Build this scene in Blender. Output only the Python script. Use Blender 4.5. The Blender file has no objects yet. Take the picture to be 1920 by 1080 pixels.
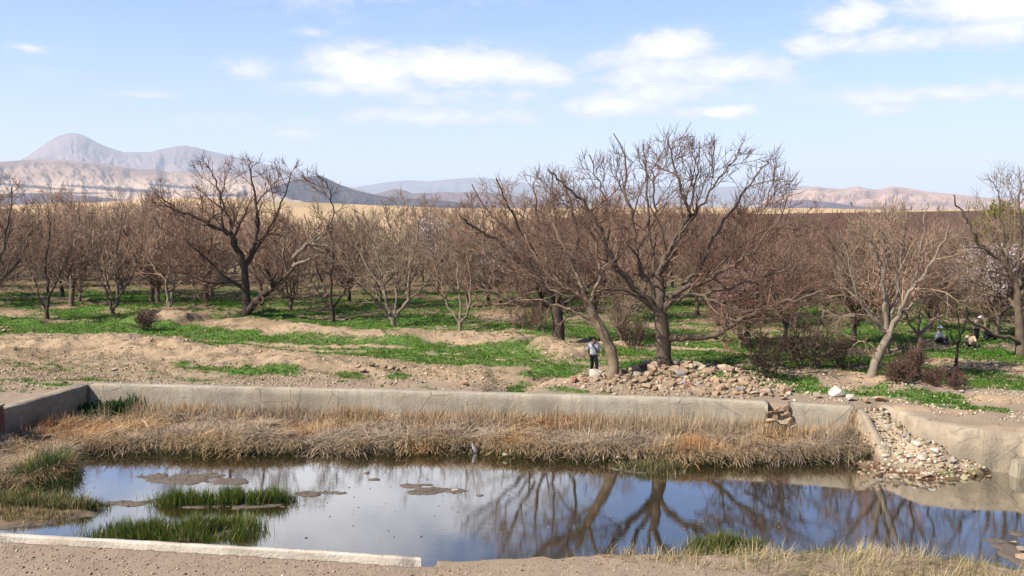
import bpy, bmesh, math, random
import numpy as np
from mathutils import Vector, Matrix
R = math.radians
C = bpy.context.scene.collection
scene = bpy.context.scene
rng = np.random.default_rng(7)
random.seed(11)

# ------------------------------------------------------------------ camera
H = 8.8                       # eye height above the water
F = 1600.0                    # focal length in photo pixels (1920 wide)
PITCH = math.atan(160 / F)
cam = bpy.data.cameras.new('camera')
cam.lens = 36 * F / 1920
cam.clip_start = 0.1
cam.clip_end = 60000
co = bpy.data.objects.new('camera', cam)
co.location = (0, 0, H)
co.rotation_euler = (math.pi / 2 - PITCH, 0, 0)
C.objects.link(co)
scene.camera = co

# ------------------------------------------------------------------ sun, sky, exposure
SUN_EL, SUN_AZ = R(44), R(-118)      # azimuth from +Y, clockwise; the sun stands left and behind
sun = bpy.data.lights.new('sun', 'SUN')
sun.energy = 5.0
sun.angle = R(0.5)
sun.color = (1.0, 0.94, 0.84)
so = bpy.data.objects.new('sun', sun)
C.objects.link(so)
sd = Vector((math.sin(SUN_AZ) * math.cos(SUN_EL), math.cos(SUN_AZ) * math.cos(SUN_EL), math.sin(SUN_EL)))
so.rotation_euler = sd.to_track_quat('Z', 'Y').to_euler()
so.location = (-30, -20, 40)
scene.view_settings.view_transform = 'Standard'
scene.view_settings.look = 'None'
scene.view_settings.gamma = 1
scene.view_settings.exposure = 1.22
scene.cycles.use_denoising = True
scene.cycles.max_bounces = 6
scene.cycles.transparent_max_bounces = 12
scene.cycles.volume_bounces = 0

class NT:
    def __init__(s, tree): s.t = tree; s.n = tree.nodes; s.l = tree.links
    def node(s, typ, **kw):
        n = s.n.new(typ)
        for k, v in kw.items():
            if k.startswith('_'): setattr(n, k[1:], v)
            else:
                key = k.replace('__', ' ')
                s.put(n.inputs[key], v)
        return n
    def put(s, sock, v):
        if isinstance(v, bpy.types.NodeSocket): s.l.new(v, sock)
        elif v is not None:
            if isinstance(v, (tuple, list)) and len(v) == 3 and sock.type == 'RGBA': v = (*v, 1)
            sock.default_value = v
    def m(s, op, a, b=None, c=None, clamp=False):
        n = s.n.new('ShaderNodeMath'); n.operation = op; n.use_clamp = clamp
        s.put(n.inputs[0], a)
        if b is not None: s.put(n.inputs[1], b)
        if c is not None: s.put(n.inputs[2], c)
        return n.outputs[0]
    def mix(s, f, a, b, blend='MIX'):
        n = s.n.new('ShaderNodeMix'); n.data_type = 'RGBA'; n.blend_type = blend
        s.put(n.inputs['Factor'], f)
        ii = [i for i in n.inputs if i.type == 'RGBA']
        s.put(ii[0], a); s.put(ii[1], b)
        return [o for o in n.outputs if o.type == 'RGBA'][0]
    def ramp(s, f, a, b, lo=0.0, hi=1.0):
        n = s.n.new('ShaderNodeMapRange'); n.interpolation_type = 'SMOOTHSTEP'
        s.put(n.inputs[0], f); s.put(n.inputs[1], a); s.put(n.inputs[2], b)
        s.put(n.inputs[3], lo); s.put(n.inputs[4], hi)
        return n.outputs[0]
    def noise(s, vec, scale, detail=4, rough=0.55, out='Fac', dist=0.0):
        n = s.n.new('ShaderNodeTexNoise')
        if vec is not None: s.l.new(vec, n.inputs['Vector'])
        s.put(n.inputs['Scale'], scale); s.put(n.inputs['Detail'], detail); s.put(n.inputs['Roughness'], rough)
        s.put(n.inputs['Distortion'], dist)
        return n.outputs[out]

world = bpy.data.worlds.new('World')
scene.world = world
world.use_nodes = True
w = NT(world.node_tree)
w.n.clear()
sky = w.node('ShaderNodeTexSky', _sky_type='NISHITA', _sun_disc=False, _sun_elevation=SUN_EL,
             _sun_rotation=SUN_AZ, _altitude=1500.0, _air_density=1.0, _dust_density=0.6, _ozone_density=2.5)
tc = w.node('ShaderNodeTexCoord')
dirv = tc.outputs['Generated']
sep = w.node('ShaderNodeSeparateXYZ'); w.l.new(dirv, sep.inputs[0])
dx, dy, dz = sep.outputs
az = w.m('ARCTAN2', dx, w.m('ABSOLUTE', dy))
el = w.m('ARCSINE', dz)
# clouds: (azimuth, elevation, half width, half height, weight) in degrees, drifting on the sky itself
def AE(px, py):
    return math.degrees(math.atan((px - 960) / F)), math.degrees(math.atan((380 - py) / F))
CL = []
def cl(px, py, rx, ry, wt=1.0):
    a, e = AE(px, py); CL.append((a, e, rx / F * 57.3, ry / F * 57.3, wt))
cl(700, 140, 130, 40, 1.0); cl(860, 132, 160, 36, 1.1); cl(990, 142, 120, 30, .85); cl(640, 170, 120, 22, .75); cl(1120, 130, 110, 30, .6)
cl(1265, 98, 95, 26, 1.05); cl(1380, 140, 120, 40, .8); cl(1200, 152, 150, 34, .7); cl(1130, 205, 120, 26, .9); cl(1240, 178, 210, 30, .72)
cl(1345, 217, 90, 14, .9); cl(1570, 70, 62, 28, 1.1); cl(1520, 108, 90, 24, .85); cl(1820, 60, 110, 38, 1.15); cl(1800, 105, 190, 26, .8)
cl(1770, 200, 210, 20, .85); cl(490, 145, 60, 24, .7); cl(790, 222, 160, 22, .75); cl(900, 190, 260, 26, .5); cl(285, 197, 65, 10, .6); cl(975, 222, 65, 18, .6)
cl(560, 258, 60, 14, .45); cl(400, 235, 80, 16, .4); cl(70, 135, 30, 8, .42); cl(1650, 222, 80, 14, .5); cl(85, 170, 40, 10, .3); cl(590, 78, 40, 10, .4)
cl(600, 235, 50, 10, .5); cl(920, 265, 50, 10, .4); cl(1460, 215, 40, 14, .4)
for a, e, ra, re, wt in ((-13, 19, 12, 5.0, 1.35), (-3, 17.5, 8, 3.6, 1.1), (-17, 23.5, 9, 2.4, .8), (-32, 17, 9, 2.5, .6), (30, 27, 14, 4, .7), (-40, 32, 16, 5, .9), (5, 38, 18, 6, .7), (-24, 14.2, 6, 1.2, .5)):
    CL.append((a, e, ra, re, wt))
cv = w.node('ShaderNodeCombineXYZ'); w.l.new(az, cv.inputs[0]); w.l.new(w.m('MULTIPLY', el, 2.2), cv.inputs[1])
n1 = w.noise(cv.outputs[0], 9.0, 7, .62, dist=.3)
n2 = w.noise(cv.outputs[0], 30.0, 6, .68, dist=.6)
nn = w.m('ADD', w.m('MULTIPLY', w.m('SUBTRACT', n1, .5), 1.9), w.m('MULTIPLY', w.m('SUBTRACT', n2, .5), 1.1))
tot = None
for a, e, ra, re, wt in CL:
    u = w.m('DIVIDE', w.m('SUBTRACT', az, R(a)), R(ra))
    v = w.m('DIVIDE', w.m('SUBTRACT', el, R(e)), R(re))
    g = w.m('MULTIPLY', w.m('EXPONENT', w.m('MULTIPLY', w.m('ADD', w.m('MULTIPLY', u, u), w.m('MULTIPLY', v, v)), -1.0)), wt)
    tot = g if tot is None else w.m('MAXIMUM', tot, g)
dens = w.ramp(w.m('ADD', tot, w.m('MULTIPLY', nn, w.ramp(tot, .05, .4))), .33, .62)
thin = w.ramp(w.m('ADD', tot, w.m('MULTIPLY', nn, w.ramp(tot, .0, .3))), .06, .5)
core = w.ramp(w.m('ADD', tot, nn), .5, 1.25)
SKY_K = 0.063
skyc = w.mix(1.0, sky.outputs[0], (0.88, 1.14, 1.40, 1), 'MULTIPLY')
hz = w.m('MULTIPLY', w.m('EXPONENT', w.m('MULTIPLY', w.m('POWER', w.m('DIVIDE', w.m('ABSOLUTE', el), R(9.5)), 1.3), -1.0)), .88)
skyc = w.mix(hz, skyc, (4.9, 5.25, 6.5, 1))
cloudc = w.mix(core, (5.7, 5.95, 6.9, 1), (9.0, 9.0, 9.3, 1))
col = w.mix(w.m('MULTIPLY', thin, .5), skyc, (5.3, 5.7, 6.7, 1))
col = w.mix(w.m('MULTIPLY', dens, .97), col, cloudc)
bg = w.node('ShaderNodeBackground'); w.l.new(col, bg.inputs[0]); bg.inputs[1].default_value = SKY_K
wo = w.node('ShaderNodeOutputWorld'); w.l.new(bg.outputs[0], wo.inputs[0])

# ------------------------------------------------------------------ helpers
def ray(px, py):
    a = (px - 960) / F; b = (540 - py) / F
    c, s = math.cos(PITCH), math.sin(PITCH)
    return a, c + b * s, -s + b * c
def G(px, py, z=1.5):            # where the sight line meets the level z
    d = ray(px, py); t = (z - H) / d[2]
    return (d[0] * t, d[1] * t, z)
def W(px, py, D):                # the point of the sight line at distance D
    d = ray(px, py); t = D / d[1]
    return (d[0] * t, D, H + d[2] * t)
def proj(x, y, z):
    c, s = math.cos(PITCH), math.sin(PITCH)
    zz = z - H
    dep = np.maximum(y * c - zz * s, .5)
    return 960 + F * x / dep, 540 - F * (y * s + zz * c) / dep

def tag(o, label=None, cat=None, group=None, kind=None):
    if label: o['label'] = label
    if cat: o['category'] = cat
    if group: o['group'] = group
    if kind: o['kind'] = kind
    return o
def empty(name, loc, rz=0, **kw):
    o = bpy.data.objects.new(name, None); C.objects.link(o)
    o.location = loc; o.rotation_euler = (0, 0, rz); o.empty_display_size = .2
    return tag(o, **kw)
def mesh_np(name, V, faces, mat=None, parent=None, loc=None, smooth=True, cols=None, attr='tint', link=True):
    """faces: list of (k-gon index arrays)"""
    me = bpy.data.meshes.new(name)
    V = np.asarray(V, np.float32)
    me.vertices.add(len(V)); me.vertices.foreach_set('co', V.ravel())
    nl = sum(f.size for f in faces); npoly = sum(len(f) for f in faces)
    me.loops.add(nl); me.polygons.add(npoly)
    me.loops.foreach_set('vertex_index', np.concatenate([f.ravel() for f in faces]).astype(np.int32))
    tot = np.concatenate([np.full(len(f), f.shape[1]) for f in faces])
    st = np.concatenate([[0], np.cumsum(tot)[:-1]])
    me.polygons.foreach_set('loop_start', st.astype(np.int32))
    me.update(calc_edges=True)
    if smooth: me.polygons.foreach_set('use_smooth', np.ones(npoly, bool))
    if cols is not None:
        a = me.color_attributes.new(attr, 'FLOAT_COLOR', 'POINT')
        c4 = np.ones((len(V), 4), np.float32); c4[:, :cols.shape[1]] = cols
        a.data.foreach_set('color', c4.ravel())
    if mat: me.materials.append(mat)
    o = bpy.data.objects.new(name, me)
    if link: C.objects.link(o)
    if parent: o.parent = parent
    if loc is not None: o.location = loc
    return o
def bm_obj(name, bm, mat, parent=None, loc=None, smooth=False):
    me = bpy.data.meshes.new(name); bm.to_mesh(me); bm.free()
    if smooth:
        for p in me.polygons: p.use_smooth = True
    me.materials.append(mat)
    o = bpy.data.objects.new(name, me); C.objects.link(o)
    if parent: o.parent = parent
    if loc is not None: o.location = loc
    return o

def _h(ix, iy, seed):
    n = (ix.astype(np.int64) * 374761393 + iy.astype(np.int64) * 668265263 + seed * 1442695041) & 0x7fffffff
    n = ((n ^ (n >> 13)) * 1274126177) & 0x7fffffff
    n = n ^ (n >> 16)
    return (n & 0xffff) / 65535.0
def vn(x, y, seed=0):
    ix = np.floor(x); iy = np.floor(y); fx = x - ix; fy = y - iy
    fx = fx * fx * (3 - 2 * fx); fy = fy * fy * (3 - 2 * fy)
    a = _h(ix, iy, seed); b = _h(ix + 1, iy, seed); c = _h(ix, iy + 1, seed); d = _h(ix + 1, iy + 1, seed)
    return (a + (b - a) * fx) * (1 - fy) + (c + (d - c) * fx) * fy
def fbm(x, y, seed=0, o=4, g=.5):
    s = 0; a = 1; t = 0
    for k in range(o):
        s = s + a * vn(x * 2 ** k + 17.3 * k, y * 2 ** k - 9.1 * k, seed + k); t += a; a *= g
    return s / t
def sst(a, b, x):
    t = np.clip((x - a) / (b - a), 0, 1); return t * t * (3 - 2 * t)
def seg_dist(x, y, pts, closed=False):
    """distance to a polyline, and the parameter 0..1 along it"""
    best = np.full(np.shape(x), 1e9); par = np.zeros(np.shape(x)); n = len(pts)
    L = [0]
    for i in range(n if closed else n - 1):
        L.append(L[-1] + math.dist(pts[i][:2], pts[(i + 1) % n][:2]))
    for i in range(n if closed else n - 1):
        ax, ay = pts[i][:2]; bx, by = pts[(i + 1) % n][:2]
        dx, dy = bx - ax, by - ay; l2 = dx * dx + dy * dy + 1e-12
        t = np.clip(((x - ax) * dx + (y - ay) * dy) / l2, 0, 1)
        d = np.hypot(x - ax - t * dx, y - ay - t * dy)
        m = d < best
        best = np.where(m, d, best); par = np.where(m, (L[i] + t * (L[i + 1] - L[i])) / L[-1], par)
    return best, par
def inside(x, y, pts):
    r = np.zeros(np.shape(x), bool); n = len(pts); j = n - 1
    for i in range(n):
        xi, yi = pts[i][:2]; xj, yj = pts[j][:2]
        c = ((yi > y) != (yj > y)) & (x < (xj - xi) * (y - yi) / (yj - yi + 1e-12) + xi)
        r ^= c; j = i
    return r
def sdf(x, y, pts):              # negative inside
    d, _ = seg_dist(x, y, pts, True)
    return np.where(inside(x, y, pts), -d, d)

# ------------------------------------------------------------------ materials
ALB = .64
def mat(name, base=(.5, .5, .5), rough=.85, vary=.25, scale=3.0, attr=None, bump=.0, bscale=None, objrand=0.0, hue=None, spec=.25):
    """rough natural surface: base colour (or painted attribute) times layered noise, plus bump"""
    m = bpy.data.materials.new(name); m.use_nodes = True
    t = NT(m.node_tree); t.n.clear()
    tcn = t.node('ShaderNodeTexCoord'); ob = tcn.outputs['Object']
    if attr:
        an = t.node('ShaderNodeAttribute', _attribute_name=attr); c = an.outputs['Color']
    else:
        c = None
    f = t.noise(ob, scale, 5, .6)
    f2 = t.noise(ob, scale * 7.3, 3, .6)
    k = t.m('ADD', t.m('MULTIPLY', t.m('SUBTRACT', f, .5), 2 * vary), t.m('MULTIPLY', t.m('SUBTRACT', f2, .5), 1.4 * vary))
    k = t.m('MULTIPLY', t.m('ADD', k, 1.0), ALB)
    if objrand:
        oi = t.node('ShaderNodeObjectInfo')
        k = t.m('MULTIPLY', k, t.m('ADD', 1 - objrand, t.m('MULTIPLY', oi.outputs['Random'], 2 * objrand)))
    vm = t.node('ShaderNodeVectorMath', _operation='SCALE')
    src = c if c is not None else None
    if hue is not None:
        hb = t.mix(t.ramp(t.noise(ob, scale * .45, 3, .5), .35, .65), (*base, 1), (*hue, 1))
        if objrand: hb = t.mix(t.m('MULTIPLY', t.m('FRACT', t.m('MULTIPLY', oi.outputs['Random'], 7.13)), .7), hb, (*hue, 1))
        t.l.new(hb, vm.inputs[0])
    elif src is not None: t.l.new(src, vm.inputs[0])
    else: vm.inputs[0].default_value = base
    t.l.new(k, vm.inputs['Scale'])
    p = t.node('ShaderNodeBsdfPrincipled', Roughness=rough)
    p.inputs['Specular IOR Level'].default_value = spec
    t.l.new(vm.outputs[0], p.inputs['Base Color'])
    if bump:
        b = t.node('ShaderNodeBump'); b.inputs['Strength'].default_value = bump; b.inputs['Distance'].default_value = .05
        t.l.new(t.noise(ob, bscale or scale * 4, 5, .65), b.inputs['Height']); t.l.new(b.outputs[0], p.inputs['Normal'])
    o = t.node('ShaderNodeOutputMaterial'); t.l.new(p.outputs[0], o.inputs[0])
    return m
def blade_mat(name, trans=.25, k=.66):
    m = bpy.data.materials.new(name); m.use_nodes = True
    t = NT(m.node_tree); t.n.clear()
    an = t.node('ShaderNodeAttribute', _attribute_name='tint')
    an_ = t.node('ShaderNodeVectorMath', _operation='SCALE'); t.l.new(an.outputs['Color'], an_.inputs[0]); an_.inputs['Scale'].default_value = k
    an = type('o', (), {'outputs': {'Color': an_.outputs[0]}})
    d = t.node('ShaderNodeBsdfDiffuse'); t.l.new(an.outputs['Color'], d.inputs[0])
    tr = t.node('ShaderNodeBsdfTranslucent'); t.l.new(an.outputs['Color'], tr.inputs[0])
    mx = t.node('ShaderNodeMixShader'); mx.inputs[0].default_value = trans
    t.l.new(d.outputs[0], mx.inputs[1]); t.l.new(tr.outputs[0], mx.inputs[2])
    o = t.node('ShaderNodeOutputMaterial'); t.l.new(mx.outputs[0], o.inputs[0])
    return m
# ------------------------------------------------------------------ the land
def PG(pts, z=1.5): return [G(a, b, z)[:2] for a, b in pts]
pond = PG([(165, 721), (500, 728), (900, 738), (1300, 748), (1440, 755), (1603, 764)]) + PG([(1648, 760)], 1.5) + PG([(1690, 773)], 1.49) + PG([(1730, 789)], 1.46) + PG([(1800, 802)], 1.4) + PG([(1860, 808)], 1.35) + PG([(1914, 813)], 1.3) \
    + [(18.6, 25.2), (19.5, 21.5)] + PG([(1905, 1070), (1800, 1052), (1600, 1040), (1400, 1040), (1100, 1042)], 1.35) + PG([(785, 1043), (400, 1020), (0, 999)]) + [(-19.2, 18.9), (-18.35, 25)] + PG([(2, 768)])
shelf = PG([(200, 700), (1610, 740), (1650, 846), (1625, 862), (1450, 868), (1300, 872), (1150, 862), (1040, 860), (950, 856), (900, 846), (760, 848), (640, 852), (520, 850), (400, 853), (330, 850), (250, 849), (130, 850),
            (150, 878), (120, 905), (60, 920), (-60, 925), (-200, 925)], 0) + [(-20, 26), (-19, 36)]
flat = PG([(-300, 930), (-60, 925), (60, 925), (130, 935), (205, 950), (190, 968), (120, 978), (50, 992), (-100, 1010), (-400, 1010)], 0)
mudspots = [(345, 897, 86, 11), (430, 903, 40, 6), (805, 921, 42, 7), (850, 921, 26, 5), (770, 911, 22, 4), (575, 927, 26, 5), (625, 924, 26, 3), (225, 945, 60, 5), (300, 940, 40, 4), (700, 899, 14, 2), (800, 909, 20, 2), (900, 929, 10, 2), (690, 887, 10, 2),
            (420, 945, 130, 9), (330, 1000, 150, 12), (1215, 880, 70, 10), (1360, 1030, 70, 8), (1900, 1040, 30, 40), (1905, 1000, 14, 6)]
ramp_low = PG([(1600, 866), (1640, 882), (1700, 897), (1760, 903), (1815, 897), (1868, 882)], 0)
ramp_top = PG([(1603, 764), (1650, 763)])
_b = G(1603, 764)
ramp_poly = ramp_top[:1] + PG([(1650, 761)], 1.5) + PG([(1690, 773)], 1.49) + PG([(1730, 789)], 1.46) + PG([(1800, 802)], 1.4) + PG([(1870, 809)], 1.34) + ramp_low[::-1] + [(_b[0] + .15, _b[1] - 2.3)]
ramp_ctl = [(*G(1690, 773, 1.49)[:2], 1.15), (*G(1730, 789, 1.46)[:2], 1.0), (*G(1762, 795, 1.43)[:2], .85), (*G(1800, 802, 1.4)[:2], .5), (*G(1850, 807, 1.36)[:2], .16), (*G(1870, 809, 1.34)[:2], .0),
            (_b[0] + .1, _b[1], 1.4), (_b[0] + .2, _b[1] - 1.0, .98), (_b[0] + .3, _b[1] - 1.6, .55), (_b[0] + .35, _b[1] - 2.2, .15), (*G(1740, 835, .6)[:2], .62), (*G(1790, 868, .2)[:2], .22), (*G(1690, 860, .3)[:2], .28), (*ramp_top[1], 1.38)] + [(*p, -.03) for p in ramp_low]
# earth banks: polyline in the picture's ground, half width (m), height (m)
berms = [([(-60, 668), (60, 655), (160, 648), (230, 645), (330, 660), (450, 668), (560, 680), (650, 690)], 2.1, .62),
         ([(330, 612), (400, 606), (460, 606), (540, 616), (640, 628), (760, 636), (860, 632), (950, 636), (1010, 650), (1090, 668)], 1.1, .42),
         ([(-60, 700), (40, 690), (120, 692)], 1.6, .2),
         ([(700, 712), (820, 706), (930, 704)], 1.4, .35),
         ([(980, 690), (1040, 712), (1130, 715), (1200, 716)], 1.1, .28),
         ([(1000, 650), (1080, 660), (1110, 664)], 1.3, .5),
         ([(255, 606), (280, 602), (310, 600), (335, 600), (365, 603)], 1.4, .75),
         ([(20, 600), (90, 602)], 1.2, .25),
         ([(1490, 694), (1540, 706), (1600, 709), (1650, 716), (1700, 724), (1760, 730)], .9, .32),
         ([(1650, 758), (1740, 768), (1850, 778), (2000, 790)], .8, .15),
         ([(1820, 744), (1920, 750), (2000, 752)], 1.0, .2),
         ([(1740, 682), (1850, 686), (2000, 690)], 1.2, .16),
         ([(380, 580), (420, 586), (520, 592)], 1.3, .3), ([(480, 585), (560, 592)], 1.3, .3)]
berms = [(PG(p), w_, h_) for p, w_, h_ in berms]
ditches = [(PG([(955, 722), (1010, 702), (1060, 690), (1110, 684)]), .8, .5), (PG([(300, 626), (600, 652), (900, 656)]), 2.2, .12)]
heaps = [(1245, 699, 1.7, .95), (1290, 704, 1.8, .8), (1340, 706, 1.7, .62), (1195, 712, 1.2, .4), (1395, 716, 1.3, .42), (1440, 726, .9, .25), (1110, 718, .8, .08)]
heaps = [(*G(a, b)[:2], r, h_) for a, b, r, h_ in heaps]
def heap_h(x, y):
    s = np.zeros(np.shape(x))
    for hx, hy, r, h_ in heaps: s = np.maximum(s, h_ * np.exp(-(((x - hx) / r) ** 2 + ((y - hy) / (r * .75)) ** 2)))
    return s
crest_px = ([-1500, 0, 100, 300, 500, 600, 700, 850, 1000, 1450, 1700, 1920, 3500], [380, 386, 383, 374, 374, 379, 384, 391, 390, 389, 395, 394, 392])
dark_px = ([900, 1040, 1150, 1450, 1700, 1920, 3500], [470, 410, 402, 401, 398, 393, 388])
def land(x, y):
    x = np.asarray(x, float); y = np.asarray(y, float)
    if RAS is not None and x.size and y.min() > 14.2 and y.max() < 99 and np.abs(x).max() < 65:
        fx = (x + 66) / .1; fy = (y - 14) / .1; ix = fx.astype(int); iy = fy.astype(int); fx = fx - ix; fy = fy - iy
        return (RAS[iy, ix] * (1 - fx) + RAS[iy, ix + 1] * fx) * (1 - fy) + (RAS[iy + 1, ix] * (1 - fx) + RAS[iy + 1, ix + 1] * fx) * fy
    return land_full(x, y)
RAS = None
def land_full(x, y):
    x = np.asarray(x, float); y = np.asarray(y, float)
    yy = np.maximum(y, 1.0)
    px = 960 + F * x / yy
    near = 1.42 + .10 * (fbm(x / 6, y / 6, 3) - .5)
    # foot slope under the camera
    rise = sst(11.5, 2.5, y)
    near = near + 5.6 * rise
    for p, w_, h_ in berms:
        d, t = seg_dist(x, y, p)
        k = np.exp(-(d / w_) ** 2) * sst(0, .12, t) * sst(1, .88, t)
        near = near + h_ * k * .8 * (.5 + 1.0 * fbm(x / .8, y / .8, 21, 4, .6))
    for p, w_, h_ in ditches:
        d, t = seg_dist(x, y, p); near = near - h_ * np.exp(-(d / w_) ** 2)
    near = near + .45 * heap_h(x, y)
    rough_k = sst(33.5, 37, y) * (1 - sst(80, 140, y))
    near = near + rough_k * (.11 * (fbm(x / .3, y / .3, 6, 2) - .5) + .30 * (fbm(x / .8, y / .8, 5, 4, .62) - .5) + .22 * (fbm(x / 3.1, y / 2.2, 9, 2) - .5))
    near = near + (1 - rough_k) * .035 * (fbm(x / .35, y / .35, 31, 3) - .5)
    near = near - 1.2 * sst(75, 125, y)
    # far rise
    pc = np.interp(px, *crest_px)
    zc = H + (380 - pc) / F * 420 + 1.6 * (fbm(x / 40, y * 0 + 3, 77, 3) - .5)
    far = near * 0 + .25 + (zc - .25) * sst(110, 420, y) + sst(120, 220, y) * 1.2 * (fbm(x / 28, y / 38, 41, 4) - .5) * (1 - sst(380, 420, y))
    far = far - (zc + 25) * sst(430, 1000, y)
    zz = np.where(y > 120, far, near)
    k = sst(105, 125, y); zz = near * (1 - k) + far * k
    pd = np.interp(px, *dark_px)
    zd = H + (380 - pd) / F * 235
    bump = (zd - .25) * sst(130, 235, y) * (1 - sst(240, 330, y)) * sst(960, 1060, px)
    zz = np.where(bump > 0, np.maximum(zz, bump + .25 + .5 * (fbm(x / 20, y / 30, 55, 3) - .5) * sst(130, 160, y)), zz)
    # the pond
    m = (y > 14) & (y < 37) & (np.abs(x) < 24)
    if m.any():
        xs, ys = x[m], y[m]; g = zz[m]
        s = sdf(xs, ys, pond)
        bed = -.34 + .16 * fbm(xs / 1.5, ys / 1.5, 61, 3)
        sh = sdf(xs, ys, shelf) + .35 * (fbm(xs / .7, ys / .7, 66, 3) - .5)
        k = sst(.12, -.22, sh); bed = bed * (1 - k) + (.06 + .42 * fbm(xs / 1.5, ys / .8, 5) + .16 * sst(1.2, .3, -s)) * k
        fl = sdf(xs, ys, flat) + .6 * (fbm(xs / .8, ys / .8, 67, 3) - .5)
        bed = np.maximum(bed, -.34 + .42 * sst(.5, -.5, fl) + .04 * fbm(xs / .4, ys / .4, 6))
        for a, b, rx, ry in mudspots:
            cx, cy, _ = G(a, b, 0); ex = G(a + rx, b, 0)[0] - cx; ey = (G(a, b - ry, 0)[1] - G(a, b + ry, 0)[1]) / 2
            q = ((xs - cx) / ex) ** 2 + ((ys - cy) / ey) ** 2
            q = q + 2.8 * (fbm(xs / .5, ys / .3, 71, 5, .65) - .5)
            bed = np.maximum(bed, -.2 + .23 * sst(1.5, .6, q))
        ins = sdf(xs, ys, ramp_poly); nw = 0; dw_ = 0
        for a, b, c in ramp_ctl:
            q = 1 / (((xs - a) ** 2 + (ys - b) ** 2) ** 1.5 + .02); nw = nw + q * c; dw_ = dw_ + q
        rz = nw / dw_ + .1 * (fbm(xs / .4, ys / .4, 72, 3) - .5)
        bed = np.where(ins < 0, rz, np.maximum(bed, -.02 - .22 * np.clip(ins, 0, 9)) if False else bed)
        k = sst(.0, .9, ins); bed = np.where(ins > 0, np.maximum(bed, (-.02 - .3) * k - .02 * (1 - k)) * (ins < .9) + bed * (ins >= .9), bed)
        topn = (s > 0)
        kk = sst(.10, .26, s)
        # unwalled stretch at the near right: a sloping earth edge
        soft = (ys < 23.5) & (xs > -1.6)
        kk = np.where(soft, sst(-1.3, .15, s + .35 * (fbm(xs / .5, ys / .5, 73, 3) - .5)), kk)
        # the inlet is open
        dop, _ = seg_dist(xs, ys, ramp_top)
        kk = np.where(dop < .5, np.maximum(kk, sst(.5, .0, dop)), kk)
        zz = zz.copy(); zz[m] = bed * (1 - kk) + g * kk
    return zz

def ell(px, py, a, b, rx, ry, rot=0.0, k=1.0):
    c, s = math.cos(R(rot)), math.sin(R(rot))
    u = ((px - a) * c + (py - b) * s) / rx; v = (-(px - a) * s + (py - b) * c) / ry
    return k * np.exp(-(u * u + v * v) ** 1.5)
GREEN = [(150, 590, 200, 20, -4), (40, 603, 90, 16, 0, 1), (230, 612, 200, 13, 0), (330, 616, 220, 9, 2), (400, 572, 90, 14, 4), (470, 597, 60, 6, 0), (260, 560, 130, 12, 0), (60, 570, 70, 8), (140, 555, 80, 6), (480, 628, 260, 14, 3), (700, 640, 220, 14, 2), (430, 640, 120, 8, 3), (560, 600, 110, 10, 3), (640, 610, 130, 9, 4),
         (690, 607, 60, 12, 3), (820, 602, 120, 12), (760, 652, 70, 12, 0), (640, 655, 120, 6, 3), (850, 650, 60, 9), (940, 655, 120, 16, 3), (850, 672, 130, 14, 2), (900, 665, 90, 14), (960, 610, 80, 8), (970, 672, 60, 10), (1000, 695, 60, 12, -22), (1060, 680, 60, 10, -5), (470, 697, 90, 5, 2), (390, 690, 80, 5, 6), (520, 696, 40, 5), (655, 699, 28, 6), (750, 712, 26, 4), (1120, 625, 200, 14),
         (1200, 655, 90, 13, 3), (1330, 667, 110, 12, 2), (1250, 660, 200, 16, 3), (1170, 672, 60, 10, 5), (1180, 690, 60, 10), (1400, 700, 70, 12), (1440, 712, 60, 14, 8), (1480, 720, 80, 12, 4), (1380, 650, 120, 12), (1420, 640, 110, 10), (1550, 680, 110, 12), (1580, 700, 80, 7),
         (1570, 640, 90, 10), (1660, 640, 90, 10), (1700, 690, 80, 12), (1650, 700, 60, 14), (1800, 660, 150, 10), (1900, 665, 120, 10), (1700, 665, 100, 10), (1840, 700, 130, 11, 3), (1760, 700, 90, 11), (1900, 720, 100, 13, 3), (1740, 738, 110, 10, 4), (1660, 735, 70, 7), (1830, 762, 110, 7, 4), (1700, 618, 120, 22), (1600, 618, 90, 14), (1850, 630, 110, 16), (1500, 660, 80, 12)]
TAN = [(130, 559, 60, 5), (240, 567, 90, 2.2, 0), (300, 566, 60, 2), (115, 573, 50, 4), (200, 580, 45, 4), (60, 590, 70, 9, 6), (410, 578, 60, 5, 8), (310, 590, 55, 15, 0), (470, 612, 150, 9, 5), (610, 620, 150, 8, 6), (780, 632, 130, 8, 0), (920, 630, 130, 9, 3), (130, 650, 200, 20, 0), (330, 665, 150, 14, 5), (480, 676, 150, 11, 4), (600, 685, 110, 10, 3),
       (1250, 650, 110, 3, 3), (1360, 655, 90, 3, 3), (1140, 640, 40, 3), (1180, 665, 50, 3), (1170, 672, 25, 3), (1050, 650, 60, 16, 4), (1080, 700, 60, 14), (1060, 710, 90, 12), (860, 705, 110, 14), (1560, 706, 80, 6, 4), (1650, 716, 110, 6, 5), (1840, 686, 140, 7, 2), (1740, 676, 70, 4), (1880, 748, 90, 8, 3), (1740, 768, 130, 5, 5), (1960, 690, 90, 9), (1640, 660, 40, 3), (930, 590, 50, 8), (520, 640, 70, 2.5, 3), (700, 646, 110, 2.2, 2), (600, 650, 90, 2.2, 3), (820, 658, 70, 2.5), (880, 640, 70, 2.5, 2), (330, 634, 90, 4), (90, 630, 140, 5)]
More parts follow.
